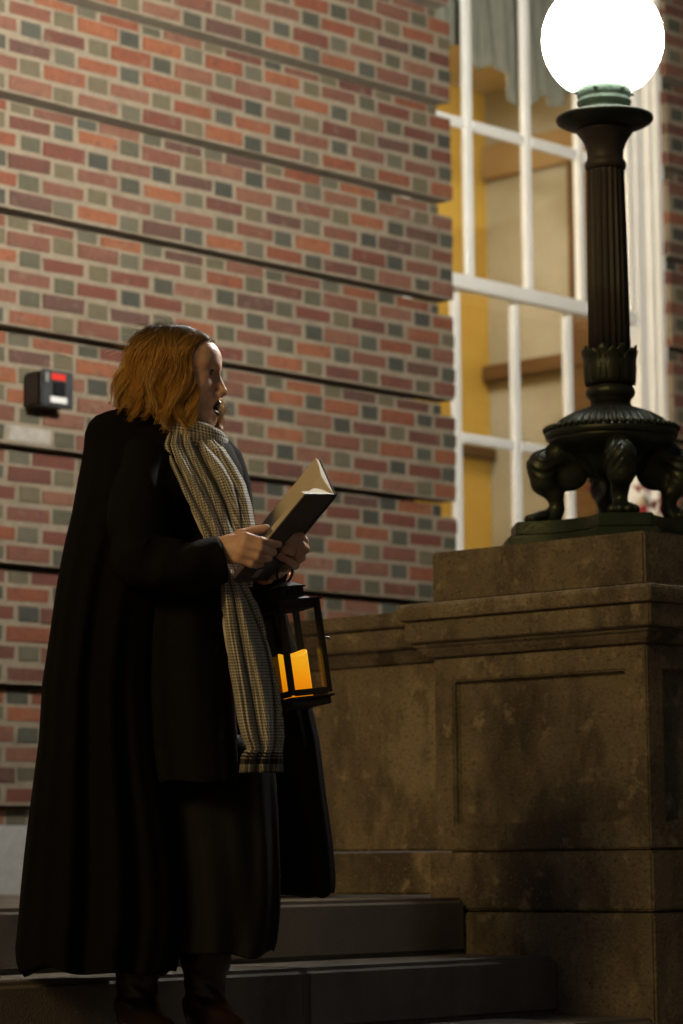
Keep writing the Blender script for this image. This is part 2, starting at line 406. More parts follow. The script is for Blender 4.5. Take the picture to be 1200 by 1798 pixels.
# upper sash
bar('stile', 9.087, 9.14, US, US+.045, 2.575, ZT); bar('stile', 10.655, 10.698, US, US+.045, 2.575, ZT)
bar('meeting_rail', 9.087, 10.698, US-.012, US+.05, 2.512, 2.573)
for x in VX: bar('muntin', x-.024, x+.024, US+.004, US+.040, 2.575, ZT)
HZ = 3.269
xs = [9.142]+[v for x in VX for v in (x-.0245, x+.0245)]+[10.653]
for a, b_ in zip(xs[::2], xs[1::2]):
    bar('muntin', a, b_, US+.006, US+.038, HZ-.024, HZ+.024)
    bar('muntin', a, b_, US+.006, US+.038, 3.99, 4.038)
    for z0, z1 in ((2.575, HZ-.0245), (HZ+.0245, 3.988)):
        MB().box(a, b_, US+.022, US+.026, z0, z1).build('pane', PANE, wino)
# lower sash, set further in
bar('stile', 9.087, 9.14, LS, LS+.045, 1.152, 2.60); bar('stile', 10.655, 10.698, LS, LS+.045, 1.152, 2.60)
bar('meeting_rail', 9.142, 10.653, LS, LS+.045, 2.545, 2.60); bar('bottom_rail', 9.142, 10.653, LS, LS+.045, 1.152, 1.24)
for x in VX: bar('muntin', x-.024, x+.024, LS+.004, LS+.040, 1.241, 2.544)
HZ2 = 1.868
for a, b_ in zip(xs[::2], xs[1::2]):
    bar('muntin', a, b_, LS+.006, LS+.038, HZ2-.022, HZ2+.022)
    for z0, z1 in ((1.242, HZ2-.0225), (HZ2+.0225, 2.543)):
        MB().box(a, b_, LS+.022, LS+.026, z0, z1).build('pane', PANE, wino)

# ---- lit room behind the window
RX0, RX1, RY, RZ0, RZ1 = 7.9, 12.2, None, 0.2, 4.35
RY = on_plane(858, 560, 0, RX1)[1]
def sheet(name, pts, m_, kind='structure'): 
    o = MB(); o.add(pts, [(0,1,2,3)]); return tag(o.build(name, m_), kind=kind)
rb = MB().box(RX0, RX1, RY, RY+.05, RZ0, RZ1); tag(rb.build('room_back_wall', YELLOWWALL), kind='structure')
rs = MB().box(RX1, RX1+.05, .36, RY+.05, RZ0, RZ1); rs = tag(rs.build('room_side_wall', BEIGE), kind='structure')
rl = MB().box(RX0-.05, RX0, .36, RY+.05, RZ0, RZ1); tag(rl.build('room_far_wall', YELLOWWALL), kind='structure')
rc = MB().box(RX0-.05, RX1+.05, .36, RY+.05, RZ1, RZ1+.05); tag(rc.build('ceiling', CEIL), kind='structure')
rf = MB().box(RX0-.05, RX1+.05, .36, RY+.05, RZ0-.05, RZ0); tag(rf.build('floor', FLOORM), kind='structure')
rw = MB().box(RX0, 8.98, .361, .39, RZ0, RZ1).box(10.9, RX1, .361, .39, RZ0, RZ1).box(8.98, 10.9, .361, .39, RZ0, 1.1)
tag(rw.build('room_front_wall', BEIGE), kind='structure')
za, zb = on_plane(930, 662, 0, RX1)[2], on_plane(930, 634, 0, RX1)[2]
MB().box(RX1-.07, RX1-.001, .5, RY-.001, za, zb).build('chair_rail', WOOD, rs, bevel=.008)
zc = on_plane(980, 292, 0, RX1)[2]
MB().box(RX1-.05, RX1-.001, .5, RY-.001, zc, zc+.20).build('picture_rail', mat('tan_wood', (.36,.24,.11), .5), rs, bevel=.01)
yy = on_plane(1012, 600, 0, RX1)[1]
MB().box(RX1-.06, RX1-.001, yy-.16, yy, RZ0, zc-.002).build('door_casing', WOOD, rs, bevel=.008)
# valance of grey linen hanging inside the top of the window
vb = MB(); N = 90; rows = []
for r_ in range(9):
    row = []
    for j in range(N+1):
        t = j/N; x = 9.1+1.56*t
        zlow = 3.52 - .10*math.sin(t*9.5+.9) - .05*math.sin(t*31) + .16*t
        z = 4.30 + (zlow-4.30)*r_/8
        row.append((x, .33+.022*math.sin(t*95+math.sin(r_*.6))*(.3+r_/8)+.01*math.sin(t*41), z))
    rows.append(row)
fr = [p for r_ in rows for p in r_]; n1 = N+1
fc = [(i*n1+j, i*n1+j+1, (i+1)*n1+j+1, (i+1)*n1+j) for i in range(8) for j in range(N)]
vb.add(fr, fc)
va_ = top_build(vb, 'valance', GREYCLOTH, 'grey linen valance hanging inside the top of the lit window', 'curtain', smooth=True)
so = va_.modifiers.new('thick', 'SOLIDIFY'); so.thickness = .004
rlight = bpy.data.lights.new('room_ceiling_lamp', 'AREA'); rlo = bpy.data.objects.new('room_ceiling_lamp', rlight); COL.objects.link(rlo)
rlight.shape = 'RECTANGLE'; rlight.size = 1.6; rlight.size_y = .5; rlight.energy = ROOM_POWER; rlight.color = (1.0, .89, .68)
rlo.location = (10.1, RY*.55, RZ1-.03)
zd0, zd1 = on_plane(840, 806, 1, RY)[2], on_plane(840, 786, 1, RY)[2]
MB().box(RX0, RX1-.001, RY-.05, RY-.001, zd0, zd1).build('chair_rail', WOOD, bpy.data.objects['room_back_wall'], bevel=.008)
# ================================================================== stone pedestal, stair wall
YA, YB = -3.519, -2.792                       # front and back of the pedestal die
XE = XP + (YB-YA)
ped = empty('stone_pedestal', ((XP+XE)/2, (YA+YB)/2, GZ), 'stained brown sandstone pedestal with sunken panels carrying the globe lamp', 'pedestal')
def pbox(nm, o, z0, z1, bev=.006, m_=STONE):
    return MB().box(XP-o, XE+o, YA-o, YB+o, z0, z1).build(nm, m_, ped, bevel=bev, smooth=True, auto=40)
# die with sunken panels on the two faces in view
def die():
    d = MB(); rcs = .020; pz0, pz1 = .098, .487; in_ = .070
    z0, z1 = .027, .553
    xa, xb, ya, yb = XP, XE, YA, YB
    def face(P, Q, nrm):
        # P, Q: bottom corners left to right seen from outside; frame with recessed panel
        P = np.array(P); Q = np.array(Q); L = np.linalg.norm(Q-P); u = (Q-P)/L; n_ = np.array(nrm)
        def pt(s_, z_, dp=0): q = P+u*s_-n_*dp; return (q[0], q[1], z_)
        o = [pt(0,z0), pt(L,z0), pt(L,z1), pt(0,z1)]; i_ = [pt(in_,pz0), pt(L-in_,pz0), pt(L-in_,pz1), pt(in_,pz1)]
        k = [pt(in_+.004,pz0+.004,rcs), pt(L-in_-.004,pz0+.004,rcs), pt(L-in_-.004,pz1-.004,rcs), pt(in_+.004,pz1-.004,rcs)]
        d.add(o+i_+k, [(0,1,5,4),(1,2,6,5),(2,3,7,6),(3,0,4,7),(4,5,9,8),(5,6,10,9),(6,7,11,10),(7,4,8,11),(8,9,10,11)])
    face((xa,yb,0),(xa,ya,0),(-1,0,0)); face((xa,ya,0),(xb,ya,0),(0,-1,0))
    face((xb,ya,0),(xb,yb,0),(1,0,0)); face((xb,yb,0),(xa,yb,0),(0,1,0))
    d.add([(xa,ya,z1),(xb,ya,z1),(xb,yb,z1),(xa,yb,z1)], [(0,1,2,3)]); d.add([(xa,ya,z0),(xb,ya,z0),(xb,yb,z0),(xa,yb,z0)], [(3,2,1,0)])
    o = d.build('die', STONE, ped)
    bm = bmesh.new(); bm.from_mesh(o.data); bmesh.ops.remove_doubles(bm, verts=bm.verts, dist=1e-5); bmesh.ops.recalc_face_normals(bm, faces=bm.faces)
    ed = [e for e in bm.edges if len(e.link_faces) == 2 and e.calc_face_angle(0) > R(50)]
    bmesh.ops.bevel(bm, geom=ed, offset=.004, segments=2, affect='EDGES'); bm.to_mesh(o.data); bm.free()
die()
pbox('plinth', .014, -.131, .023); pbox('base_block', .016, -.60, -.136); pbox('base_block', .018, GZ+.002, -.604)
MB().box(XP+.03, XE-.03, YA+.03, YB-.03, GZ+.01, .70).build('joint_core', STONE_JOINT, ped)
# cornice: mitred rings from a profile
def cornice(prof, par, nm, x0, x1, y0, y1, bev=.003, m_=STONE):
    rings = [[(x0-o,y0-o,z),(x1+o,y0-o,z),(x1+o,y1+o,z),(x0-o,y1+o,z)] for o, z in prof]
    return MB().loft(rings).build(nm, m_, par, bevel=bev, smooth=True, auto=30)
CP = [(.002,.5535),(.012,.556),(.016,.563),(.026,.570),(.030,.578),(.040,.584),(.044,.592)]
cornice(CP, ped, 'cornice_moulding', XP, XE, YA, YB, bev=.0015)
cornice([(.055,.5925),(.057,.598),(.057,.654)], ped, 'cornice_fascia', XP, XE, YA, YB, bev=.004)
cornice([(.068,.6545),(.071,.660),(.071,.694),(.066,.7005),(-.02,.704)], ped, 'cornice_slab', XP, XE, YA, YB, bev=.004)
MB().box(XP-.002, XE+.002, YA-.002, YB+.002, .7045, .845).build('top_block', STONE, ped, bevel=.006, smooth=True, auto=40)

XW = 6.0; YEND = -1.67
cw = empty('stair_wall', (XW+.25, -2.2, GZ), 'low brown sandstone wall between the pedestal and the brick wall', 'wall')
def cbox(nm, o, z0, z1, bev=.006): return MB().box(XW-o, XW+.5+o, YB+.004, YEND, z0, z1).build(nm, STONE, cw, bevel=bev, smooth=True, auto=40)
cbox('wall_block', 0, .030, .553); cbox('plinth', .014, -.092, .026); cbox('footing', .016, GZ+.002, -.118)
for (o1, z1, o2, z2, nm) in ((.002,.5535,.044,.592,'cornice_moulding'),(.055,.5925,.057,.652,'cornice_fascia'),(.071,.6525,.071,.694,'coping_slab')):
    MB().hexa([(XW-o1,YB+.004,z1),(XW+.5+o1,YB+.004,z1),(XW+.5+o1,YEND,z1),(XW-o1,YEND,z1),(XW-o2,YB+.004,z2),(XW+.5+o2,YB+.004,z2),(XW+.5+o2,YEND,z2),(XW-o2,YEND,z2)]).build(nm, STONE, cw, bevel=.004, smooth=True, auto=40)

# ================================================================== SDF meshing (surface nets)
def surface_net(fn, lo, hi, h):
    lo = np.array(lo, float); hi = np.array(hi, float); n = np.ceil((hi-lo)/h).astype(int)+1
    ax = [lo[i]+h*np.arange(n[i]) for i in range(3)]
    X, Y, Z = np.meshgrid(*ax, indexing='ij'); d = fn(X, Y, Z).astype(np.float32)
    s = d < 0
    c = np.zeros(tuple(n-1), int)
    for i in (0,1):
        for j in (0,1):
            for k in (0,1): c += s[i:n[0]-1+i, j:n[1]-1+j, k:n[2]-1+k]
    act = (c > 0) & (c < 8); ids = -np.ones(act.shape, int); I = np.argwhere(act); ids[act] = np.arange(len(I))
    P = np.zeros((len(I), 3)); W_ = np.zeros(len(I))
    cor = [(i,j,k) for i in (0,1) for j in (0,1) for k in (0,1)]
    for a in cor:
        for ax_ in range(3):
            if a[ax_]: continue
            b = list(a); b[ax_] = 1
            da = d[I[:,0]+a[0], I[:,1]+a[1], I[:,2]+a[2]]; db = d[I[:,0]+b[0], I[:,1]+b[1], I[:,2]+b[2]]
            m_ = (da < 0) != (db < 0); t = np.where(m_, da/(da-db+1e-12), 0)
            pos = np.array(a, float)[None, :].repeat(len(I), 0); pos[:, ax_] += t
            P[m_] += pos[m_]; W_[m_] += 1
    V = lo + h*(I + P/W_[:, None])
    Fc = []
    for ax_ in range(3):
        u_, v_ = [(1,2),(2,0),(0,1)][ax_]
        sl0 = [slice(None)]*3; sl1 = [slice(None)]*3; sl0[ax_] = slice(0, n[ax_]-1); sl1[ax_] = slice(1, n[ax_])
        E_ = np.argwhere(s[tuple(sl0)] != s[tuple(sl1)])
        ok = (E_[:,u_] > 0) & (E_[:,v_] > 0) & (E_[:,u_] < n[u_]-1) & (E_[:,v_] < n[v_]-1); E_ = E_[ok]
        def g_(du, dv): q = E_.copy(); q[:,u_] -= du; q[:,v_] -= dv; return ids[q[:,0], q[:,1], q[:,2]]
        quad = np.stack([g_(1,1), g_(0,1), g_(0,0), g_(1,0)], 1)
        flip = ~s[E_[:,0], E_[:,1], E_[:,2]]
        quad[flip] = quad[flip][:, ::-1]
        Fc.append(quad)
    return V, np.concatenate(Fc)
def smin(a, b, k):
    h_ = np.clip(.5+.5*(b-a)/k, 0, 1); return b+(a-b)*h_ - k*h_*(1-h_)
def smax(a, b, k): return -smin(-a, -b, k)
def s_ell(X, Y, Z, c, r):
    x, y, z = (X-c[0])/r[0], (Y-c[1])/r[1], (Z-c[2])/r[2]; k0 = np.sqrt(x*x+y*y+z*z); 
    k1 = np.sqrt((x/r[0])**2+(y/r[1])**2+(z/r[2])**2)+1e-9
    return k0*(k0-1)/k1
def s_sph(X, Y, Z, c, r): return np.sqrt((X-c[0])**2+(Y-c[1])**2+(Z-c[2])**2)-r
def s_cone(X, Y, Z, a, b, ra, rb):             # capsule with linearly changing radius
    a = np.array(a, float); b = np.array(b, float); ba = b-a; L2 = ba@ba
    t = np.clip(((X-a[0])*ba[0]+(Y-a[1])*ba[1]+(Z-a[2])*ba[2])/L2, 0, 1)
    return np.sqrt((X-a[0]-t*ba[0])**2+(Y-a[1]-t*ba[1])**2+(Z-a[2]-t*ba[2])**2) - (ra+(rb-ra)*t)
def mesh_vf(name, V, Fc, mats, parent=None, smooth=True):
    b = MB(); b.v = [tuple(p) for p in V]; b.f = [tuple(int(i) for i in q) for q in Fc]; b.mi = [0]*len(b.f)
    return b.build(name, mats, parent, smooth=smooth)

# ================================================================== globe lamp
LX, LY = 6.252, -3.148
def make_lamp(label):
    L = empty('globe_lamp_post', (LX, LY, .846), label, 'lamp post', 'globe lamps on stone pedestals')
    c = (LX, LY)
    # stepped base with four blunt points
    def star(Rr, hw, inner, z0, z1, nm):
        pts = []
        for k in range(4):
            a = math.pi/4 + k*math.pi/2; u = np.array([math.cos(a), math.sin(a)]); v = np.array([-u[1], u[0]])
            p1 = u*Rr - v*hw; p2 = u*Rr + v*hw; pts += [p1, p2]
            a2 = a+math.pi/4; w_ = np.array([math.cos(a2), math.sin(a2)])
            nxt_u = np.array([math.cos(a+math.pi/2), math.sin(a+math.pi/2)]); nxt_v = np.array([-nxt_u[1], nxt_u[0]]); p3 = nxt_u*Rr - nxt_v*hw
            mid = w_*inner
            for t in (.2, .4, .6, .8):
                q = (1-t)**2*p2 + 2*t*(1-t)*(2*mid-.5*(p2+p3)) + t*t*p3
                pts.append(q)
        MB().loft([[(LX+p[0], LY+p[1], z) for p in pts] for z in (z0, z1)]).build(nm, PATINA, L, bevel=.005, smooth=True, auto=40)
    star(.300, .085, .215, .8465, .882, 'base_plate'); star(.278, .072, .195, .8825, .922, 'base_plate')
    # four lion legs
    def leg_sdf(X, Y, Z):
        d = None
        pts = [((.09,0,1.115),.030),((.150,0,1.116),.034),((.194,0,1.085),.039),((.190,0,1.040),.034),((.160,0,1.003),.021),((.154,0,.965),.0165),((.170,0,.940),.022),((.200,0,.937),.025)]
        for (a, ra), (b, rb) in zip(pts[:-1], pts[1:]):
            q = s_cone(X, Y, Z, a, b, ra, rb); d = q if d is None else smin(d, q, .018)
        d = smin(d, s_ell(X, Y, Z, (.120,0,1.07), (.055,.018,.055)), .015)
        d = d + .0022*np.sin((Z*1.0+np.abs(Y)*1.4)*210)*np.clip((Z-1.03)*25, 0, 1)*np.clip((X-.14)*20,0,1)
        for t, o in ((-.030,-.006),(-.011,.004),(.011,.004),(.030,-.006)):
            d = smin(d, s_cone(X, Y, Z, (.195,t*.7,.945), (.232+o,t*1.05,.936), .014, .0125), .006)
        return smax(d, .9225-Z, .004)
    V, Fc = surface_net(leg_sdf, (.03,-.07,.90), (.27,.07,1.18), .0038)
    lm = None
    for k in range(4):
        a = math.pi/4 + k*math.pi/2
        if lm is None:
            o = mesh_vf('lion_leg', V, Fc, BRONZE); o.parent = L; lm = o.data
            for v in lm.vertices: v.co.z -= .846
        else:
            o = bpy.data.objects.new('lion_leg', lm); COL.objects.link(o); o.parent = L
        o.rotation_euler = (0, 0, a)
    MB().lathe([(1.040,.0005),(1.044,.035,.1),(1.054,.066,.18),(1.072,.088,.2),(1.094,.102,.12),(1.115,.118,.04),(1.13,.148),(1.15,.172),(1.16,.178)], 96, c, 12).build('bowl', BRONZE, L, smooth=True)
    MB().lathe([(1.158,.168),(1.160,.181),(1.172,.186),(1.182,.181),(1.184,.172)], 72, c).build('rim', BRONZE, L, smooth=True)
    bd = MB()
    for k in range(52):
        t = 2*math.pi*k/52; p = (LX+.1825*math.cos(t), LY+.1825*math.sin(t), 1.186)
        bd.lathe([(p[2]-.0092,.0008),(p[2]-.005,.0076),(p[2],.0092),(p[2]+.005,.0076),(p[2]+.0092,.0008)], 8, (p[0],p[1]))
    tag(bd.build('bead_ring', BRONZE, L, smooth=True), kind='stuff')
    MB().lathe([(1.183,.170),(1.198,.162,.07),(1.214,.146,.09),(1.230,.118,.09),(1.243,.082,.07),(1.250,.060,.03),(1.257,.0565)], 192, c, 44).build('gadrooned_dome', BRONZE, L, smooth=True)
    MB().lathe([(1.254,.0555),(1.268,.0560),(1.276,.062),(1.282,.0675),(1.292,.0690),(1.300,.0665),(1.306,.062),(1.312,.060)], 48, c).build('collar', BRONZE, L, smooth=True)
    MB().lathe([(1.310,.060),(1.325,.0640),(1.36,.0655),(1.395,.0640),(1.402,.058)], 96, c, 16).build('leaf_cup', BROWNCOL, L, smooth=True)
    # overlapping leaves round the foot of the shaft
    for ring, (zb_, hh, rr0, cnt, off) in enumerate(((1.312, .098, .0665, 8, 0.0), (1.312, .108, .0650, 8, math.pi/8))):
        for k in range(cnt):
            t0 = 2*math.pi*k/cnt + off; rows = []
            for i in range(8):
                s = i/7; hw = .40*(math.sin(math.pi*(.18+.70*s))**.7)*(1 - .15*math.cos(s*26)*(s > .15)); rad = rr0+.0015+.004*math.sin(math.pi*s)+(.010*max(0, s-.72)/.28 if s > .72 else 0)
                row = []
                for j in range(5):
                    w_ = (j-2)/2; row.append((LX+(rad+.003*(1-abs(w_)))*math.cos(t0+hw*w_), LY+(rad+.003*(1-abs(w_)))*math.sin(t0+hw*w_), zb_+hh*s-.012*abs(w_)**2*s))
                rows.append(row)
            lf = MB(); lf.add([p for r_ in rows for p in r_], [(i*5+j, i*5+j+1, (i+1)*5+j+1, (i+1)*5+j) for i in range(7) for j in range(4)])
            o = lf.build('leaf_ornament', BRONZE, L, smooth=True); so = o.modifiers.new('thick', 'SOLIDIFY'); so.thickness = .003
    MB().lathe([(1.395,.0590,.11),(1.60,.0575,.11),(1.78,.0550,.11),(1.915,.0525,.11),(1.925,.0515,.0)], 200, c, 20).build('fluted_shaft', BROWNCOL, L, smooth=True)
    MB().lathe([(1.923,.0520),(1.928,.0565),(1.938,.0585),(1.948,.0560),(1.952,.0520),(1.962,.0505),(1.980,.0520),(2.000,.0580),(2.018,.0680),(2.030,.0770),(2.036,.0790),(2.040,.0760)], 64, c).build('capital', BROWNCOL, L, smooth=True)
    MB().lathe([(2.038,.0755),(2.046,.098),(2.056,.122),(2.064,.1345),(2.070,.1375),(2.076,.1365),(2.080,.125),(2.084,.085)], 72, c).build('dish', BRONZE, L, smooth=True)
    MB().lathe([(2.083,.072),(2.092,.0735),(2.098,.069),(2.106,.070),(2.116,.076),(2.124,.076),(2.130,.0715),(2.136,.0755),(2.156,.0770),(2.160,.074)], 56, c).build('globe_holder', COPPER, L, smooth=True)
    for k in range(6):
        t = 2*math.pi*k/6+.35; p = np.array([LX+.077*math.cos(t), LY+.077*math.sin(t), 2.147]); n_ = np.array([math.cos(t), math.sin(t), 0])
        MB().tube([p-n_*.004, p+n_*.008], [.006,.005], 8).build('screw', COPPER, L, smooth=True)
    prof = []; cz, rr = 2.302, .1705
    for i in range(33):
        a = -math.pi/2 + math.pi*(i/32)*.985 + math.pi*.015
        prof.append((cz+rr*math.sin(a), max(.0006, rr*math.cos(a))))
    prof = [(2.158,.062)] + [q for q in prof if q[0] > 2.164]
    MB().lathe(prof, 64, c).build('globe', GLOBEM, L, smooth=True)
    return L
lamp = make_lamp('dark bronze lamp post with lion legs and glowing white globe')

# ================================================================== alarm box on the brick wall
def wpt(x, y, Y): return on_plane(x, y, 1, Y)
PB = .115
a0 = wpt(76, 655, -PB); a1 = wpt(129, 713, -PB)
bx0, bx1 = a0[0], a1[0]; bz1 = wpt(100, 652, -PB)[2]; bz0 = wpt(100, 712, -PB)[2]
DG = mat('dark_grey_plastic', (.045,.048,.052), .35, (.035,.037,.04), 30, bump=.05)
ab = empty('alarm_box', ((bx0+bx1)/2, -PB/2, bz0), 'black alarm box with red strip and white lettering on the brick wall', 'alarm')
MB().box(bx0, bx1, -PB+.018, -.006, bz0, bz1).build('housing', mat('black_plastic', (.018,.018,.019), .4), ab, bevel=.008)
MB().box(bx0-.004, bx1+.004, -PB, -PB+.017, bz0-.004, bz1+.004).build('face_plate', DG, ab, bevel=.006)
W_, H_ = bx1-bx0, bz1-bz0
RED = mat('red_label', (.55,.03,.02), .4); REDT = mat('white_print', (.62,.62,.62), .4)
MB().box(bx0+W_*.26, bx0+W_*.72, -PB-.004, -PB-.0005, bz0+H_*.74, bz0+H_*.93).build('red_strip', RED, ab, bevel=.001)
MB().box(bx0+W_*.30, bx0+W_*.68, -PB-.012, -PB-.0005, bz0+H_*.28, bz0+H_*.68).build('window_frame', mat('black_gloss', (.012,.012,.014), .15), ab, bevel=.003)
MB().box(bx0+W_*.22, bx0+W_*.76, -PB-.005, -PB-.0005, bz0+H_*.07, bz0+H_*.25).build('white_label', REDT, ab, bevel=.001)
MB().box(bx0+W_*.04, bx0+W_*.16, -PB-.006, -PB-.0005, bz0+H_*.64, bz0+H_*.94).build('latch', mat('worn_steel', (.55,.55,.53), .3, metal=.7), ab, bevel=.003)

# ================================================================== red creeper on the white window jamb
def vine(spots, stem_px, label):
    st = [wpt(x, y, -.035) for x, y in stem_px]
    V_ = empty('red_creeper', st[0], label, 'creeper')
    MB().tube(st, [.0035]*len(st), 6).build('stem', mat('vine_stem', (.10,.03,.02), .7), V_, smooth=True)
    LR = [mat('red_leaf_%d' % i, c, .45, c2, 30, bump=.2) for i, (c, c2) in enumerate((((.30,.02,.035),(.20,.012,.02)),((.36,.04,.03),(.26,.02,.03)),((.22,.03,.03),(.30,.06,.02))))]
    rr = random.Random(5)
    for k, (x, y, sz, an) in enumerate(spots):
        p = wpt(x, y, -.05-.03*rr.random()); s = sz; lf = MB(); n_ = np.array([rr.uniform(-.5,.3), -1, rr.uniform(-.2,.5)]); n_ /= np.linalg.norm(n_)
        u = np.cross(n_, [0,0,1.0]); u /= np.linalg.norm(u); v = np.cross(u, n_)
        ca, sa = math.cos(an), math.sin(an); u, v = ca*u+sa*v, -sa*u+ca*v
        out = [(0,-.5),(.18,-.36),(.42,-.40),(.36,-.12),(.52,.08),(.28,.16),(.16,.30),(0,.62),(-.16,.30),(-.28,.16),(-.52,.08),(-.36,-.12),(-.42,-.40),(-.18,-.36)]
        ps = [p + s*(a*u+b*v) + n_*s*(.10*abs(a)-.12*b*b) for a, b in out]; b0 = len(ps)
        ps.append(p+n_*s*.03); bk = [q-n_*.0012 for q in ps]; m_ = len(ps)
        fc = [(i, (i+1) % b0, b0) for i in range(b0)] + [(m_+(i+1) % b0, m_+i, m_+b0) for i in range(b0)] + [(i, m_+i, m_+(i+1) % b0, (i+1) % b0) for i in range(b0)]
        lf.add(ps+bk, fc); lf.build('leaf', LR[k % 3], V_, smooth=False)
vine([(1128,850,.06,.3),(1138,858,.05,2.8),(1120,858,.045,-1),(1150,885,.055,.9),(1132,896,.06,2.2),(1165,876,.06,-.4),(1172,868,.05,1.6),(1160,893,.05,3.0),(1185,880,.06,.2),(1178,892,.05,2),(1033,856,.035,0.6),(1125,903,.05,1.1),(1192,858,.055,-1.2)],
     [(1196,850),(1182,872),(1165,880),(1148,884),(1132,894),(1118,908)], 'sprig of dark red creeper leaves against the white window jamb')
# ================================================================== the singer
HW = 6.25                                      # horizontal distance of the figure from the camera
def LP(x, y, v=0.0): return at_h(x, y, HW+v)
FEET = LP(330, 1834, 0.0)
person = empty('person', (FEET[0], FEET[1], -.397), 'woman with wavy fair hair in a long black cape singing from a book', 'person')
def skin_extra(mt, n, l, b, vec):
    layer(n, l, b, vec, (.60,.28,.20), 40.0, 0.52, 0.75, amount=0.45)
SKIN = mat('skin', (.74,.48,.36), 0.48, (.67,.40,.29), 25, (0.35, 0.7), 0.12, 380, spec=.4, sub=.15, extra=skin_extra, bdist=.001)
LIPS = mat('dark_lipstick', (.055,.008,.022), 0.25, spec=.6)
MOUTH = mat('mouth_inside', (.03,.006,.006), 0.6)
TEETH = mat('teeth', (.6,.56,.48), .3)
EYEW = mat('eye_white', (.60,.57,.53), 0.15); IRIS = mat('eye_iris', (.05,.04,.03), 0.12)
BROW = mat('brow_hair', (.16,.085,.04), .7)

# ---- head, local axes: x forward, y to her left, z up, origin between the eyes' level and the skull centre
TURN = R(10); NOD = R(2)
hf = EU*math.cos(TURN) - EV*math.sin(TURN); hl = EV*math.cos(TURN) + EU*math.sin(TURN)
hfz = hf*math.cos(NOD) - EZ*math.sin(NOD); hz = EZ*math.cos(NOD) + hf*math.sin(NOD)
HS = 1.0
HEADC = LP(399, 690, 0.0) - (hfz*.1150 + hz*(-.0395))*HS
def H2W(p): p = np.asarray(p); return HEADC + HS*(p[..., 0:1]*hfz + p[..., 1:2]*hl + p[..., 2:3]*hz)
def head_sdf(X, Y, Z):
    A = np.abs(Y)
    d = s_ell(X, Y, Z, (-.005,0,.030), (.089,.074,.077))
    d = smin(d, s_ell(X, Y, Z, (.030,0,-.020), (.060,.062,.085)), .03)
    d = smin(d, s_ell(X, A, Z, (.040,.020,.040), (.052,.045,.040)), .03)          # forehead
    d = smin(d, s_cone(X, A, Z, (-.012,.052,-.055), (.060,.016,-.097), .020, .017), .028)   # jaw
    d = smin(d, s_sph(X, Y, Z, (.076,0,-.101), .0165), .018)                       # chin
    d = smin(d, s_ell(X, A, Z, (.056,.040,-.026), (.024,.022,.020)), .022)         # cheek bones
    d = smin(d, s_cone(X, A, Z, (.0855,.004,.019), (.070,.046,.021), .0095, .010), .016)   # brow ridge
    d = smin(d, s_ell(X, Y, Z, (.076,0,-.066), (.021,.026,.026)), .016)            # muzzle
    d = smin(d, s_cone(X, Y, Z, (.087,0,.006), (.1050,0,-.034), .0068, .0088), .010)    # nose
    d = smin(d, s_sph(X, Y, Z, (.1062,0,-.0385), .0086), .005)
    d = smin(d, s_ell(X, A, Z, (.0970,.0110,-.0425), (.0095,.0065,.0068)), .005)
    d = smax(d, -s_ell(X, A, Z, (.1010,.0062,-.0480), (.0050,.0028,.0036)), .003)  # nostrils
    d = smax(d, -s_ell(X, A, Z, (.097,.032,.000), (.017,.019,.0125)), .012)        # eye sockets
    lid = s_ell(X, A, Z, (.0715,.0320,-.001), (.0150,.0165,.0145))
    d = smin(d, lid, .005)
    op = s_ell(X, A, Z, (.089,.0325,-.0005), (.012,.0135,.0052)); d = smax(d, -op, .0015)
    # mouth, open on a sung vowel
    d = smin(d, s_cone(X, A, Z, (.0965,.0,-.0625), (.0860,.0185,-.0715), .0062, .0035), .004)
    d = smin(d, s_cone(X, A, Z, (.0925,.0,-.0865), (.0845,.0175,-.0755), .0068, .0035), .004)
    d = smax(d, -s_ell(X, Y, Z, (.094,0,-.0745), (.022,.0150,.0075)), .0025)
    d = smin(d, s_cone(X, Y, Z, (-.025,0,-.075), (-.045,0,-.22), .054, .058), .03)  # neck
    d = smin(d, s_ell(X, A, Z, (-.020,.076,-.020), (.018,.008,.030)), .006)        # ears
    return d
V, Fc = surface_net(head_sdf, (-.125,-.105,-.24), (.130,.105,.125), .0021)
hv = V.copy()
# ---- hands as smooth unions of finger bones, directly in world space
def chain(pts): return pts
def w3(x, y, v): return LP(x, y, v)
VS = -.035                                     # depth of the book's spine
RH = {  # right hand: knuckles outside the fore edge, fingertips on the outer face of the near cover
 'thumb':  [((404,951,VS-.175),.0135),((424,938,VS-.172),.0115),((444,932,VS-.158),.0098),((467,927,VS-.150),.0082)],
 'index':  [((432,944,VS-.200),.0112),((457,950,VS-.196),.0092),((475,954,VS-.168),.0084),((490,956,VS-.132),.0072)],
 'middle': [((429,957,VS-.205),.0115),((456,964,VS-.202),.0096),((470,968,VS-.176),.0086),((481,970,VS-.142),.0074)],
 'ring':   [((425,970,VS-.203),.0110),((450,978,VS-.200),.0090),((463,981,VS-.176),.0082),((473,981,VS-.146),.0070)],
 'little': [((418,981,VS-.198),.0100),((440,990,VS-.195),.0080),((450,992,VS-.174),.0073),((459,991,VS-.150),.0064)]}
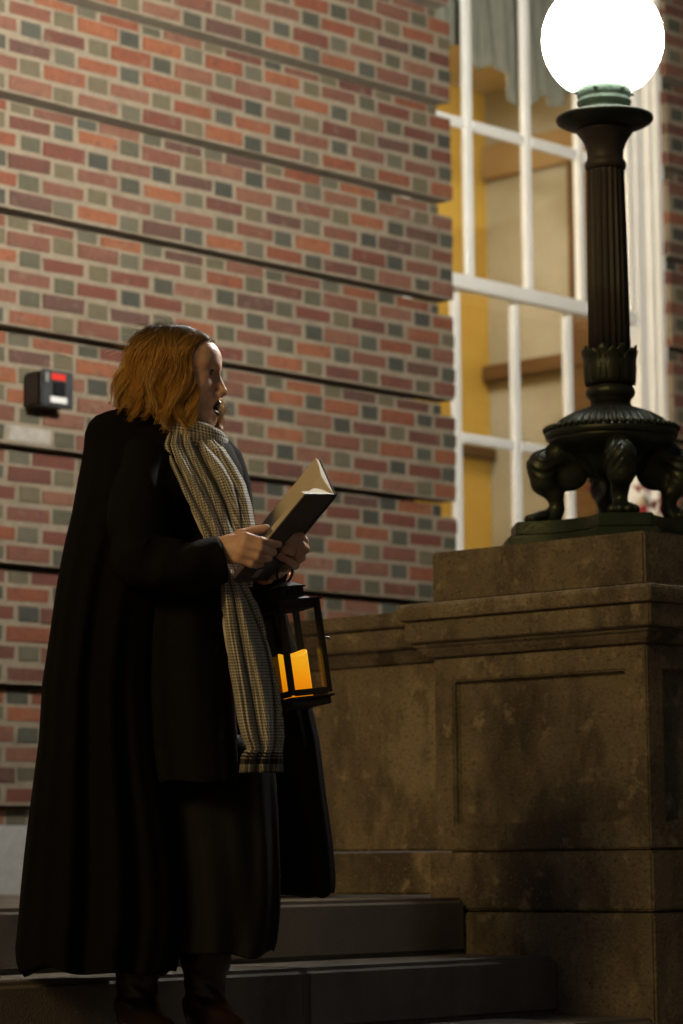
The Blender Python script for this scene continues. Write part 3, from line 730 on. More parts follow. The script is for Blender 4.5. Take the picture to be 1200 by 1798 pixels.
def hand_sdf(fingers, palm, sm=.007):
    fs = {k: [(w3(*p), r) for p, r in c] for k, c in fingers.items()}
    pal = [(w3(*a), w3(*b), ra, rb) for a, b, ra, rb in palm]
    def fn(X, Y, Z):
        d = None
        for a, b, ra, rb in pal:
            q = s_cone(X, Y, Z, a, b, ra, rb); d = q if d is None else smin(d, q, .014)
        for k, c in fs.items():
            f_ = None
            for (a, ra), (b, rb) in zip(c[:-1], c[1:]):
                q = s_cone(X, Y, Z, a, b, ra, rb); f_ = q if f_ is None else smin(f_, q, .003)
            d = smin(d, f_, sm)
        return d
    P = np.array([p for c in fs.values() for p, r in c] + [q for a, b, ra, rb in pal for q in (a, b)])
    return fn, P.min(0)-.035, P.max(0)+.035
RPALM = [((404,954,VS-.180),(430,945,VS-.200),.0155,.0115),((402,962,VS-.184),(428,957,VS-.203),.0165,.0125),
         ((402,970,VS-.186),(424,970,VS-.201),.0160,.0118),((400,977,VS-.184),(417,981,VS-.196),.0150,.0105),
         ((372,965,VS-.165),(402,966,VS-.182),.0225,.0200),((380,962,VS-.165),(402,955,VS-.176),.0200,.0160)]
fnR, loR, hiR = hand_sdf(RH, RPALM)
VR, FR = surface_net(fnR, loR, hiR, .0019)
LH = {  # left hand: comes round the spine from the far side, fingers close on the near cover
 'index':  [((514,966,VS+.060),.0112),((534,950,VS+.022),.0100),((528,942,VS-.022),.0092),((511,940,VS-.045),.0078)],
 'middle': [((512,978,VS+.060),.0115),((536,964,VS+.022),.0102),((528,957,VS-.024),.0094),((506,952,VS-.048),.0080)],
 'ring':   [((508,989,VS+.058),.0110),((529,979,VS+.022),.0098),((521,972,VS-.022),.0090),((498,965,VS-.046),.0078)],
 'little': [((502,999,VS+.056),.0100),((519,993,VS+.024),.0088),((511,987,VS-.018),.0082),((491,977,VS-.040),.0070)],
 'thumb':  [((486,975,VS+.095),.0140),((492,952,VS+.090),.0120),((500,935,VS+.080),.0105),((508,922,VS+.070),.0090)]}
LPALM = [((492,985,VS+.110),(513,966,VS+.062),.016,.0120),((490,992,VS+.110),(511,979,VS+.062),.0165,.0125),
         ((487,999,VS+.108),(507,989,VS+.060),.016,.0118),((484,1004,VS+.106),(501,998,VS+.058),.015,.0105),
         ((462,1008,VS+.125),(488,994,VS+.110),.0225,.0200)]
fnL, loL, hiL = hand_sdf(LH, LPALM)
VL, FL = surface_net(fnL, loL, hiL, .0019)
# ---- trunk, arms and legs under the clothes
BODY = [((325,775,.03),(300,845,.03),.060,.105),((300,845,.03),(290,1000,.03),.100,.095),((290,1000,.03),(290,1150,.03),.095,.105),
        ((268,822,-.10),(245,990,-.165),.042,.036),((245,990,-.165),(376,967,VS-.165),.036,.024),
        ((335,812,.19),(400,985,.21),.048,.042),((400,985,.21),(466,1008,VS+.125),.040,.026),
        ((275,1160,-.04),(268,1480,-.03),.070,.050),((262,1480,-.05),(250,1600,-.04),.050,.030),
        ((320,1160,.07),(345,1480,.03),.070,.050),((345,1480,.03),(352,1600,.03),.050,.030)]
BODYW = [(LP(*a), LP(*b), ra, rb) for a, b, ra, rb in BODY]
def body_sdf(X, Y, Z):
    d = None
    for a, b, ra, rb in BODYW:
        q = s_cone(X, Y, Z, a, b, ra, rb); d = q if d is None else smin(d, q, .03)
    return d
PB_ = np.array([q for a, b, ra, rb in BODYW for q in (a, b)])
VBd, FBd = surface_net(body_sdf, PB_.min(0)-.2, PB_.max(0)+.2, .014)
VHw = H2W(V)
bodym = MB()
bodym.add(VBd, [tuple(q) for q in FBd]); 
bodym.add(VHw, [tuple(q) for q in Fc]); bodym.add(VR, [tuple(q) for q in FR]); bodym.add(VL, [tuple(q) for q in FL])
# lip and mouth colour by place on the head
def lipzone(c):
    x, y, z = c; a = abs(y)
    if x < .072 or a > .0215: return 0
    e = s_ell(np.array(x), np.array(y), np.array(z), (.094,0,-.0745), (.024,.0165,.0090))
    zc = -.0735; hgt = .0175*(1-(a/.0225)**2)
    if abs(z-zc) < hgt+.0006:
        if e < .0004 and x < .0865: return 2
        return 1
    return 0
nb_ = len(FBd); cen = hv[Fc].mean(1)
for i, c in enumerate(cen): bodym.mi[nb_+i] = lipzone(c)
bodyo = bodym.build('body', [SKIN, LIPS, MOUTH], person, smooth=True)
# eyes
for s in (-1, 1):
    e = MB(); cc = np.array([.0738, s*.0322, -.0008]); ring = []; r_ = .0120; gaze = np.array([1.0, s*-.02-.10, .03]); gaze /= np.linalg.norm(gaze)
    a_ = np.cross(gaze, [0,0,1]); a_ /= np.linalg.norm(a_); b_ = np.cross(a_, gaze)
    for i in range(13):
        t = math.pi*i/12; ring.append([H2W(cc+r_*(math.cos(t)*gaze+max(math.sin(t),.002)*(math.cos(q)*a_+math.sin(q)*b_))) for q in np.linspace(0, 2*math.pi, 20, endpoint=False)])
    e.loft(ring); e.mi = [1 if k < 40 else 0 for k in range(len(e.mi))]
    e.build('eye', [EYEW, IRIS], person, smooth=True)
    # brow of short hairs
    bw = MB(); rr = random.Random(3+s)
    for k in range(90):
        t = rr.random(); y_ = s*(.012+.036*t); x_ = .0925-.020*t**1.6; z_ = .0195+.0055*math.sin(t*2.6)+rr.uniform(-.0022,.0022)
        p0 = np.array([x_, y_, z_]); p1 = p0+np.array([-.002, s*.006, .0022]); bw.tube([H2W(p0), H2W((p0+p1)/2+[.0008,0,0]), H2W(p1)], [.0004,.00035,.0001], 3)
    tag(bw.build('eyebrow', BROW, person), kind='stuff')
    la = MB()
    for k in range(26):
        t = k/25; a2 = R(20+140*t); y_ = s*(.0325)+.0128*math.cos(a2); z_ = .0012+.0040*math.sin(a2); x_ = .0865-.006*abs(math.cos(a2))
        p0 = np.array([x_, y_, z_]); la.tube([H2W(p0), H2W(p0+[.004, .001*math.cos(a2), .0018]), H2W(p0+[.0065, .002*math.cos(a2), .0042])], [.0004,.0003,.0001], 3)
    tag(la.build('eyelashes', mat('lash_%d' % s, (.012,.01,.01), .6), person), kind='stuff')

# ---- clothes
def cloth_extra(mt, n, l, b, vec):
    layer(n, l, b, vec, (.0065,.006,.0055), 5.0, .4, .7, stretch=(1,1,.3), amount=.8)
BLACK = mat('black_wool', (.0048,.0042,.0037), 0.95, (.0066,.0058,.0052), 60, bump=.5, bscale=420, sheen=.0, spec=.10, extra=cloth_extra, bdist=.002)
COAT = mat('black_coat_cloth', (.0060,.0054,.0047), 0.9, (.0080,.0073,.0064), 70, bump=.5, bscale=420, sheen=.0, spec=.12, bdist=.002)
SATIN = mat('black_lining', (.0040,.0040,.0037), 0.75, (.0060,.0060,.0055), 30, bump=.3, bscale=60, spec=.2, stretch=(1,1,.3))
def drape(rows, vc, depth, nseg=72, folds=9, famp=.02, seed=0, power=2.4, sub=4, hem=0):
    """closed body of cloth: rows (y, x left, x right) in the picture, vc(y), depth(y): centre and half depth away from the camera"""
    rr = random.Random(seed); ph = [rr.uniform(0, 6.28) for _ in range(4)]
    ys = [r_[0] for r_ in rows]; yy = np.concatenate([np.linspace(ys[i], ys[i+1], sub, endpoint=False) for i in range(len(ys)-1)]+[[ys[-1]]])
    rings = []
    for y in yy:
        xl, xr = np.interp(y, ys, [r_[1] for r_ in rows]), np.interp(y, ys, [r_[2] for r_ in rows])
        f_ = (y-ys[0])/(ys[-1]-ys[0]); ring = []
        for j in range(nseg):
            t = 2*math.pi*j/nseg; c, s = math.cos(t), math.sin(t)
            cx = math.copysign(abs(c)**(2/power), c); sx = math.copysign(abs(s)**(2/power), s)
            drift = .5*math.sin(f_*3+ph[2])
            w_ = famp*f_**.8*(math.sin(folds*t+ph[0]+drift+1.3*math.sin(2*t+ph[3]))*(.6+.4*math.sin(t*3+ph[1]))+.45*math.sin((folds*2-3)*t+ph[1]-drift*1.7))
            x = (xl+xr)/2 + (xr-xl)/2*cx*(1+w_*.35)
            v = vc(y) - depth(y)*sx*(1+w_*2.6) - w_*.06
            ring.append(LP(x, y+hem*f_**5*(math.sin(3*t+ph[3])+.6*math.sin(7*t+ph[0])-.6), v))
        rings.append(ring)
    return rings
def I(xs, ys): return lambda y: float(np.interp(y, xs, ys))
cape = MB()
near = [(716,214,286),(722,188,300),(730,168,306),(742,156,312),(760,149,322),(785,147,332),(815,142,340),(850,135,344),(900,126,338),(950,114,318),(1000,104,300),
        (1050,96,290),(1100,89,282),(1200,74,276),(1300,68,282),(1370,59,294),(1440,50,308),(1500,43,318),(1560,37,324),(1620,32,326),(1670,27,318),(1695,29,314),(1710,34,310)]
cape.loft(drape(near, I([716,760,900,1100,1400,1719],[.02,-.01,-.02,-.03,-.04,-.045]), I([716,730,760,800,850,1000,1200,1500,1690,1719],[.03,.05,.085,.145,.19,.205,.20,.19,.185,.185]), 128, 9, .05, 3, hem=7))
far = [(757,350,372),(764,346,392),(776,344,407),(795,346,424),(820,350,433),(850,352,441),(900,356,446),(950,360,452),(990,370,470),(1060,380,498),(1110,385,513),(1150,385,524),
       (1235,390,546),(1300,392,560),(1400,396,572),(1480,400,583),(1540,404,588),(1562,405,588),(1573,406,586)]
cape.loft(drape(far, I([757,900,1100,1300,1574],[.17,.20,.22,.20,.19]), I([757,775,820,1000,1300,1574],[.03,.07,.10,.09,.11,.11]), 72, 8, .05, 9, hem=5))
capeo = cape.build('cape', BLACK, person, smooth=True)
coat = MB()
ct = [(768,292,392),(785,285,408),(820,270,425),(860,258,432),(900,250,437),(940,240,438),(1000,235,412),(1050,232,400),(1100,230,404),(1200,232,411),(1300,238,418),(1350,244,421),(1368,248,421),(1376,252,419)]
coat.loft(drape(ct, I([768,850,950,1000,1376],[.04,.05,.03,-.02,-.03]), I([768,800,900,1000,1376],[.07,.11,.14,.165,.165]), 80, 7, .03, 5, hem=3))
coat.build('coat', COAT, person, smooth=True)
skirt = MB()
sk = [(1290,236,440),(1320,232,470),(1350,232,484),(1420,236,489),(1480,255,491),(1540,252,493),(1600,252,492),(1635,254,489),(1660,256,486),(1678,258,481)]
skirt.loft(drape(sk, I([1290,1678],[.04,.02]), I([1290,1500,1678],[.12,.15,.15]), 96, 8, .045, 8, hem=7))
skirt.build('skirt', SATIN, person, smooth=True)
def sleeve(pts, rad, nm, seed):
    P = [LP(*p) for p in pts]; n = 44; out = []; rr = []
    idx = np.linspace(0, len(P)-1, n)
    PP = np.array([[np.interp(t, range(len(P)), [p[k] for p in P]) for k in range(3)] for t in idx])
    for _ in range(3): PP[1:-1] = (PP[:-2]+2*PP[1:-1]+PP[2:])/4
    rad = np.interp(idx, range(len(P)), rad); s = MB(); rings = []; prev = None
    for i in range(n):
        t = PP[min(i+1, n-1)]-PP[max(i-1, 0)]; t /= np.linalg.norm(t); a = np.array([0,0,1.0]) if prev is None else prev
        a = a-t*(a@t); a /= np.linalg.norm(a); prev = a; bb = np.cross(t, a); f_ = i/(n-1)
        rings.append([PP[i]+(rad[i]*(1+.05*math.sin(3*q+f_*17+seed)+.045*math.sin(f_*38+2*math.sin(q+seed))*math.sin(math.pi*f_)))*(math.cos(q)*a+.8*math.sin(q)*bb) for q in np.linspace(0, 2*math.pi, 28, endpoint=False)])
    inner = [[PP[i]+(p-PP[i])*.86 for p in rings[i]] for i in (n-1, n-2, n-3, n-4)]
    s.loft(rings+inner, cap=True); return s.build(nm, COAT, person, smooth=True)
sleeve([(262,812,-.11),(240,900,-.19),(246,985,-.215),(320,1000,-.22),(388,984,VS-.168)], [.075,.078,.080,.072,.064], 'sleeve', 1)
sleeve([(345,800,.18),(385,900,.22),(400,985,.24),(440,1010,.19),(474,1010,VS+.125)], [.065,.066,.066,.055,.045], 'sleeve', 2)
# lapel of the coat turned back on the far shoulder
lp = MB(); rows = []
for i in range(14):
    t = i/13; y = 775+(905-775)*t; xa = np.interp(y, [775,820,905], [368,392,436]); xb = np.interp(y, [775,820,905], [392,420,447]); rows.append([LP(xa+(xb-xa)*j/4, y, .045+.012*math.sin(j/4*3.1)-.03*(j/4)) for j in range(5)])
lp.add([p for r_ in rows for p in r_], [(i*5+j, i*5+j+1, (i+1)*5+j+1, (i+1)*5+j) for i in range(13) for j in range(4)])
o = lp.build('lapel', COAT, person, smooth=True); so = o.modifiers.new('thick', 'SOLIDIFY'); so.thickness = .006

# ---- boots
BOOT = mat('oxblood_leather', (.014,.0065,.005), .38, (.022,.010,.0075), 14, (.35,.65), .25, 120, spec=.5)
def boot(ax_, ay, v, toe_dir, toe_px):
    c = LP(ax_, ay, v); gz = -.397; f_ = EU*math.cos(toe_dir)-EV*math.sin(toe_dir); s_ = np.cross(EZ, f_)
    def fn(X, Y, Z):
        dx, dy = X-c[0], Y-c[1]; x = dx*f_[0]+dy*f_[1]; y = dx*s_[0]+dy*s_[1]; z = Z-gz
        d = s_cone(x, y, z, (-.01,0,.44), (-.012,0,.20), .064, .054)
        d = smin(d, s_cone(x, y, z, (-.012,0,.20), (-.015,0,.095), .050, .042), .02)
        d = smin(d, s_cone(x, y, z, (-.02,0,.085), (-.03,0,.055), .040, .033), .02)
        d = smin(d, s_cone(x, y, z, (-.005,0,.085), (.095,.004,.045), .040, .032), .03)
        d = smin(d, s_ell(x, y, z, (.130,.004,.030), (.065,.040,.027)), .03)
        d = d + .0020*np.sin(z*150+3*y*30)*np.exp(-((z-.12)/.05)**2)
        sole = np.maximum(s_ell(x, y, z, (.10,.003,.01), (.100,.043,.5)), np.abs(z-.011)-.009)
        heel = np.maximum(s_ell(x, y, z, (-.032,0,.01), (.034,.033,.5)), np.abs(z-.021)-.019)
        d = smax(d, .012-z, .004)
        return np.minimum(np.minimum(d, sole), heel)
    lo = np.array([c[0]-.24, c[1]-.24, gz-.002]); hi = np.array([c[0]+.24, c[1]+.24, gz+.52])
    V, Fc = surface_net(fn, lo, hi, .0055)
    return mesh_vf('boot', V, Fc, BOOT, person)
boot(366, 1800, .03, R(58), None)
boot(246, 1800, .0, R(62), None)
# ---- hair: many fine strands in wavy locks over a soft mass
def hairmat(name, c):
    mt = bpy.data.materials.new(name); mt.use_nodes = True; n = mt.node_tree.nodes; l = mt.node_tree.links
    b = n['Principled BSDF']; b.inputs['Roughness'].default_value = .42; b.inputs['Specular IOR Level'].default_value = .35
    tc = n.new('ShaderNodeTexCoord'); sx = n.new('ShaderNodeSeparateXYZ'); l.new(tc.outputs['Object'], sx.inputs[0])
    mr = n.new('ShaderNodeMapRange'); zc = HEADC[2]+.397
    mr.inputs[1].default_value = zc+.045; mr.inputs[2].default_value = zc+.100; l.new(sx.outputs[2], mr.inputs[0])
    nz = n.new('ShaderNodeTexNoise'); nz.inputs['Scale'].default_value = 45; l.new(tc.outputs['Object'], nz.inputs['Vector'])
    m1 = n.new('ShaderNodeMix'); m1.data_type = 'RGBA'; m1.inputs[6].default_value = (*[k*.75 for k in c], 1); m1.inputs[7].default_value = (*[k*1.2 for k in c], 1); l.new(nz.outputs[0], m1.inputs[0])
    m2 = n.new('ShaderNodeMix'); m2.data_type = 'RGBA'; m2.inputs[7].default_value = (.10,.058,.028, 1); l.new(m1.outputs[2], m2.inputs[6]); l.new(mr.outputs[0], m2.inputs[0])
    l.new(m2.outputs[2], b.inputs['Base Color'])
    tr = n.new('ShaderNodeBsdfTranslucent'); l.new(m2.outputs[2], tr.inputs[0]); mx = n.new('ShaderNodeMixShader'); mx.inputs[0].default_value = .25
    l.new(b.outputs[0], mx.inputs[1]); l.new(tr.outputs[0], mx.inputs[2]); l.new(mx.outputs[0], n['Material Output'].inputs[0])
    return mt
HAIRM = [hairmat('fair_hair_%d' % i, c) for i, c in enumerate(((.80,.46,.105), (.68,.36,.075), (.88,.60,.20), (.48,.25,.06)))]
def hairbase(X, Y, Z):
    A = np.abs(Y)
    d = s_ell(X, Y, Z, (-.007,0,.030), (.090,.077,.079))
    d = smin(d, s_ell(X, Y, Z, (-.050,0,-.035), (.066,.078,.066)), .04)
    d = smin(d, s_ell(X, A, Z, (-.005,.062,-.055), (.042,.024,.062)), .03)
    face = np.maximum(X-np.interp(Z, [-.2,-.05,.02,.05,.085,.12], [.030,.030,.036,.052,.082,.10]), -9)
    return smax(d, face, .006)
V, Fc = surface_net(hairbase, (-.14,-.11,-.15), (.11,.11,.13), .0045)
hb = MB(); hb.add(H2W(V), [tuple(q) for q in Fc])
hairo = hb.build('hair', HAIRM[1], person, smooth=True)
TIPA = np.radians([35, 55, 75, 90, 115, 140, 165, 180])
TNX, TNY, TNZ = [.056,.056,.042,.006,-.052,-.100,-.136,-.144], [.070,.082,.100,.114,.112,.084,.036,0], [-.125,-.152,-.156,-.142,-.124,-.108,-.092,-.084]
TFX, TFY, TFZ = [.080,.076,.055,.006,-.050,-.098,-.134,-.144], [.058,.066,.085,.100,.104,.080,.036,0], [-.110,-.132,-.140,-.130,-.112,-.100,-.088,-.082]
EC, ER = np.array([-.006,0,.030]), np.array([.091,.077,.0800])
def ell_pt(az, el, side, th=1.0):             # az from the front, el elevation
    return EC + th*ER*np.array([math.cos(el)*math.cos(az), side*math.cos(el)*math.sin(az), math.sin(el)])
def spline(P, n):
    P = np.array(P); m_ = len(P); out = []
    Q = np.vstack([2*P[0]-P[1], P, 2*P[-1]-P[-2]])
    for t in np.linspace(0, m_-1-1e-6, n):
        i = int(t); f_ = t-i; a, b, c, d = Q[i], Q[i+1], Q[i+2], Q[i+3]
        out.append(.5*((2*b)+(-a+c)*f_+(2*a-5*b+4*c-d)*f_*f_+(-a+3*b-3*c+d)*f_**3))
    return np.array(out)
hr = random.Random(21)
def gauss(s): return hr.gauss(0, s)
strands = MB()
def strand(Pl, r0, mi):
    W_ = H2W(Pl); n = len(W_); strands.tube(list(W_), [r0*(1-.75*(i/(n-1))**2) for i in range(n)], 3, mi)
NL = 300; NP = 17
for k in range(NL):
    side = -1 if hr.random() < .62 else 1
    az = R(hr.uniform(28, 180)) if hr.random() < .72 else R(hr.uniform(30, 85))
    front = az < R(78)
    xr_ = hr.uniform(-.075, .070) if not front else hr.uniform(.036, .079)
    yr_ = side*abs(gauss(.012))+side*.002
    if front and hr.random() < .40: yr_ = side*hr.uniform(.006, .034)        # along the front hairline
    u = np.array([(xr_-EC[0])/ER[0], (yr_-EC[1])/ER[1]]); nn = u@u
    if nn > .955: u *= math.sqrt(.955/nn); nn = .955
    root = EC+ER*np.array([u[0], u[1], math.sqrt(1-nn)])
    TX, TY, TZ = (TNX, TNY, TNZ) if side < 0 else (TFX, TFY, TFZ)
    tip = np.array([np.interp(az, TIPA, TX), side*np.interp(az, TIPA, TY), np.interp(az, TIPA, TZ)])
    layer_ = hr.uniform(.74, 1.08); lenv = hr.uniform(-.040, .012)
    tip = np.array([tip[0]*layer_ if tip[0] < 0 else tip[0]-.02*(1-layer_), tip[1]*layer_, tip[2]-lenv])
    aze = max(az, R(66)) if front else az
    ra = math.atan2(abs(root[1])+.02, root[0]+.006)
    p1 = ell_pt(.30*ra+.70*aze, R(44), side, 1.05+.03*hr.random()) if not front else ell_pt(.68*ra+.32*aze, R(37), side, 1.03+.025*hr.random())
    p2 = ell_pt(max(aze, R(66)), R(6), side, (1.035 if front else 1.09)+.05*hr.random())
    p3 = p2*.45+tip*.55; p3[2] = (p2[2]+tip[2])/2
    if front: p3[0] -= .006
    P = spline([root, p1, p2, p3, tip], NP)
    ph, fr_, am = 3.1*az+gauss(.5), 14.0+gauss(.8), .0095+abs(gauss(.004)); curl = hr.uniform(-.026, .022)
    out = np.array([math.cos(az), side*math.sin(az), 0]); tang = np.array([-out[1], out[0], 0])
    for i in range(NP):
        f_ = i/(NP-1); g_ = max(0, (f_-.22)/.78)
        P[i] += out*am*g_*math.sin(fr_*f_+ph)+tang*am*1.5*g_*math.cos(fr_*f_+ph)+out*curl*g_**3+EZ*abs(curl)*.6*g_**4
    mi = hr.choice([0,0,0,1,1,2,2,3]); rad_ = hr.uniform(.0035, .0062)
    for q in range(26):
        o_ = np.array([gauss(rad_), gauss(rad_), gauss(rad_*.7)]); cut = NP if hr.random() < .7 else hr.choice([NP-1, NP-2, NP-3]); fz = gauss(.0022); fz2 = gauss(.6)
        Pl = P.copy()
        for i in range(NP):
            f_ = i/(NP-1); clump = .55+.65*math.sin(math.pi*min(f_*1.15, 1))-.30*f_
            Pl[i] += o_*clump + tang*fz*f_*f_*2 + out*abs(o_[0])*.4 + out*.0012*math.sin(23*f_+fz2*6)*f_
            w_ = (Pl[i]-EC)/(ER*.985); m_ = np.linalg.norm(w_)
            if m_ < 1 and Pl[i][2] > -.02: Pl[i] = EC+(Pl[i]-EC)/m_
        strand(Pl[:cut], hr.uniform(.00045, .00070), mi if hr.random() < .8 else hr.randrange(4))
# wisps by the cheek and loose hairs on the crown
for k in range(110):
    x0 = hr.uniform(.022, .040); P = spline([ell_pt(R(78), R(20), -1, 1.03), np.array([x0, -.078, -.03]), np.array([x0+.012+gauss(.005), -.074, -.10]), np.array([x0+.022+gauss(.010), -.066+gauss(.006), -.160+gauss(.014)])], 12)
    P += np.array([0, gauss(.004), 0]); P[:, 0] += np.linspace(0, 1, 12)**2*.006*math.sin(k)
    strand(P, .0006, hr.choice([0, 2, 2]))
for k in range(220):
    az, el = R(hr.uniform(20, 180)), R(hr.uniform(10, 88)); side = hr.choice([-1, 1]); a = ell_pt(az, el, side, 1.02)
    d_ = np.array([gauss(.012)-.012, gauss(.01), .004+abs(gauss(.006))])
    strand(spline([a, a+d_*.6+[0,0,.003], a+d_*1.5+[0,0,-.006], a+d_*2.2+[0,0,-.02]], 9), .0004, hr.choice([0, 2]))
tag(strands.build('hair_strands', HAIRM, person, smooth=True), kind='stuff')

# ---- scarf
def weave(mt, n, l, b, vec):
    uv = n.new('ShaderNodeUVMap'); sc = n.new('ShaderNodeMapping'); sc.inputs['Rotation'].default_value = (0, 0, R(45)); l.new(uv.outputs[0], sc.inputs[0])
    ck = n.new('ShaderNodeTexChecker'); ck.inputs['Scale'].default_value = 1.0; l.new(sc.outputs[0], ck.inputs[0])
    nz = n.new('ShaderNodeTexNoise'); nz.inputs['Scale'].default_value = 40; l.new(vec, nz.inputs['Vector'])
    ck.inputs[1].default_value = (.78,.73,.62,1); ck.inputs[2].default_value = (.17,.16,.14,1)
    mx = n.new('ShaderNodeMix'); mx.data_type = 'RGBA'; mx.blend_type = 'MULTIPLY'; mx.inputs[0].default_value = .5
    l.new(ck.outputs[0], mx.inputs[6]); l.new(nz.outputs[0], mx.inputs[7])
    sx = n.new('ShaderNodeSeparateXYZ'); l.new(uv.outputs[0], sx.inputs[0])
    # dark and pale stripes across the scarf's end
    cr = n.new('ShaderNodeValToRGB'); cr.color_ramp.interpolation = 'CONSTANT'; e = cr.color_ramp.elements
    mr = n.new('ShaderNodeMapRange'); mr.inputs[1].default_value = 0; mr.inputs[2].default_value = 1; 
    at = n.new('ShaderNodeAttribute'); at.attribute_name = 'end'; l.new(at.outputs['Fac'], cr.inputs[0])
    e[0].position = 0; e[0].color = (0,0,0,1); e[1].position = .12; e[1].color = (1,1,1,1)
    for p, c in ((.20,0),(.26,1),(.34,0),(.40,1),(.62,.25),(.70,.75),(.74,.25),(.82,.75),(.86,.25),(.94,1)):
        q = e.new(p); q.color = (c,c,c,1)
    m2 = n.new('ShaderNodeMix'); m2.data_type = 'RGBA'; m2.inputs[7].default_value = (.012,.011,.010,1)
    l.new(cr.outputs[0], m2.inputs[0]); l.new(mx.outputs[2], m2.inputs[6]); l.new(m2.outputs[2], b.inputs['Base Color'])
    bp = n.new('ShaderNodeBump'); bp.inputs['Strength'].default_value = .5; bp.inputs['Distance'].default_value = .002; l.new(ck.outputs[1], bp.inputs['Height']); l.new(bp.outputs[0], b.inputs['Normal'])
SCARF = mat('checked_wool', (.4,.36,.28), .92, sheen=.25, spec=.15, extra=weave)
def scarf_strip(name, rows, foldf, folds, amp, nu=64, nv=90, end=False, seed=0, cell=.0046):
    """rows: (y, x left, x right, v left, v right)"""
    ys = [r_[0] for r_ in rows]; G = np.zeros((nv, nu, 3))
    ph = random.Random(seed).uniform(0, 6)
    for i, y in enumerate(np.linspace(ys[0], ys[-1], nv)):
        f_ = i/(nv-1); xl, xr, vl, vr = [np.interp(y, ys, [r_[k] for r_ in rows]) for k in (1,2,3,4)]
        for j in range(nu):
            t = j/(nu-1); a_ = folds*math.pi*2*t*(1+.16*math.sin(f_*5.5+ph))+ph+foldf*1.8*math.sin(f_*4+ph)+.8*math.sin(9*f_+5*t)
            rip = amp*(abs(math.sin(a_/2))**.7*2-1)+.3*amp*math.sin(2.7*a_+2)
            bul = -.030*math.sin(math.pi*t)
            G[i, j] = LP(xl+(xr-xl)*(t+.018*math.sin(a_)), y, vl+(vr-vl)*t+bul-rip)
    b = MB(); b.add(G.reshape(-1, 3), [(i*nu+j, i*nu+j+1, (i+1)*nu+j+1, (i+1)*nu+j) for i in range(nv-1) for j in range(nu-1)])
    o = b.build(name, SCARF, person, smooth=True); me = o.data
    du = np.concatenate([np.zeros((nv,1)), np.cumsum(np.linalg.norm(np.diff(G, axis=1), axis=2), 1)], 1); du = du*0+du.mean(0)[None, :]
    dv = np.concatenate([[0], np.cumsum(np.linalg.norm(np.diff(G[:, nu//2], axis=0), axis=1))])
    uvl = me.uv_layers.new(name='UVMap'); at = me.attributes.new('end', 'FLOAT', 'POINT'); yy = np.linspace(ys[0], ys[-1], nv)
    for li, lp_ in enumerate(me.loops):
        i, j = divmod(lp_.vertex_index, nu); uvl.data[li].uv = (du[i, j]/cell, dv[i]/cell)
    for vi in range(nv*nu):
        at.data[vi].value = max(0, (yy[vi//nu]-1316)/(1357-1316)) if end else 0
    so = o.modifiers.new('thick', 'SOLIDIFY'); so.thickness = .006; so.offset = 0
    return o
near_rows = [(740,304,336,-.010,.02),(756,300,342,-.045,.00),(768,295,348,-.075,-.02),(782,291,353,-.105,-.03),(810,300,366,-.135,-.045),(850,318,388,-.150,-.055),(890,335,402,-.160,-.065),(930,352,412,-.165,-.075),(980,372,418,-.150,-.085),
             (1025,389,432,-.170,-.095),(1060,391,450,-.180,-.095),(1100,394,462,-.185,-.095),(1150,401,474,-.190,-.095),(1220,412,489,-.190,-.095),(1265,418,497,-.195,-.095),(1295,426,499,-.190,-.095),(1314,436,496,-.175,-.095),(1326,424,495,-.165,-.090),(1357,421,498,-.148,-.088)]
scarf_strip('scarf', near_rows, .9, 2.7, .018, end=True, seed=4)
far_rows = [(748,338,362,.0,.04),(770,350,378,-.05,.00),(790,356,394,-.075,-.02),(820,370,414,-.09,-.03),(850,386,430,-.095,-.035),(890,402,441,-.10,-.04),(930,412,448,-.10,-.045),(975,420,446,-.07,-.03),(1030,428,442,-.08,-.05)]
scarf_strip('scarf', far_rows, .6, 1.5, .015, nu=40, nv=60, seed=9)
# the turn of the scarf round the neck
nk = MB(); rg = []; cc = (LP(312,768,.02)+LP(350,772,.02))/2
for i in range(40):
    t = 2*math.pi*i/40; p = cc+EU*.062*math.cos(t)+EV*.075*math.sin(t)+EZ*(-.014*math.cos(t)); rad = EU*math.cos(t)+EV*math.sin(t)
    rg.append([p+rad*.026*math.cos(q)+EZ*.034*math.sin(q)+rad*.004*math.sin(5*q+3*t) for q in np.linspace(0, 2*math.pi, 16, endpoint=False)])
rg.append(rg[0]); nk.loft(rg, cap=False); o = nk.build('scarf', SCARF, person, smooth=True)
uvl = o.data.uv_layers.new(name='UVMap')
for li, lp_ in enumerate(o.data.loops):
    i, j = divmod(lp_.vertex_index, 16); uvl.data[li].uv = (j*2.4, i*2.2)

# ---- ring on the left hand
rc_ = LP(515,972,VS-.010); dr = LP(521,972,VS-.022)-LP(529,979,VS+.022); dr /= np.linalg.norm(dr); c0 = (LP(521,972,VS-.022)*.75+LP(498,965,VS-.046)*.25); dr = LP(498,965,VS-.046)-LP(521,972,VS-.022); dr /= np.linalg.norm(dr)
a_ = np.cross(dr, EZ); a_ /= np.linalg.norm(a_); b_ = np.cross(dr, a_); rg = MB()
rg.tube([c0+.0102*(math.cos(t)*a_+math.sin(t)*b_) for t in np.linspace(0, 2*math.pi, 25)], .0012, 6, cap=False); rg.build('ring', mat('gold', (.8,.55,.2), .25, metal=1), person, smooth=True)
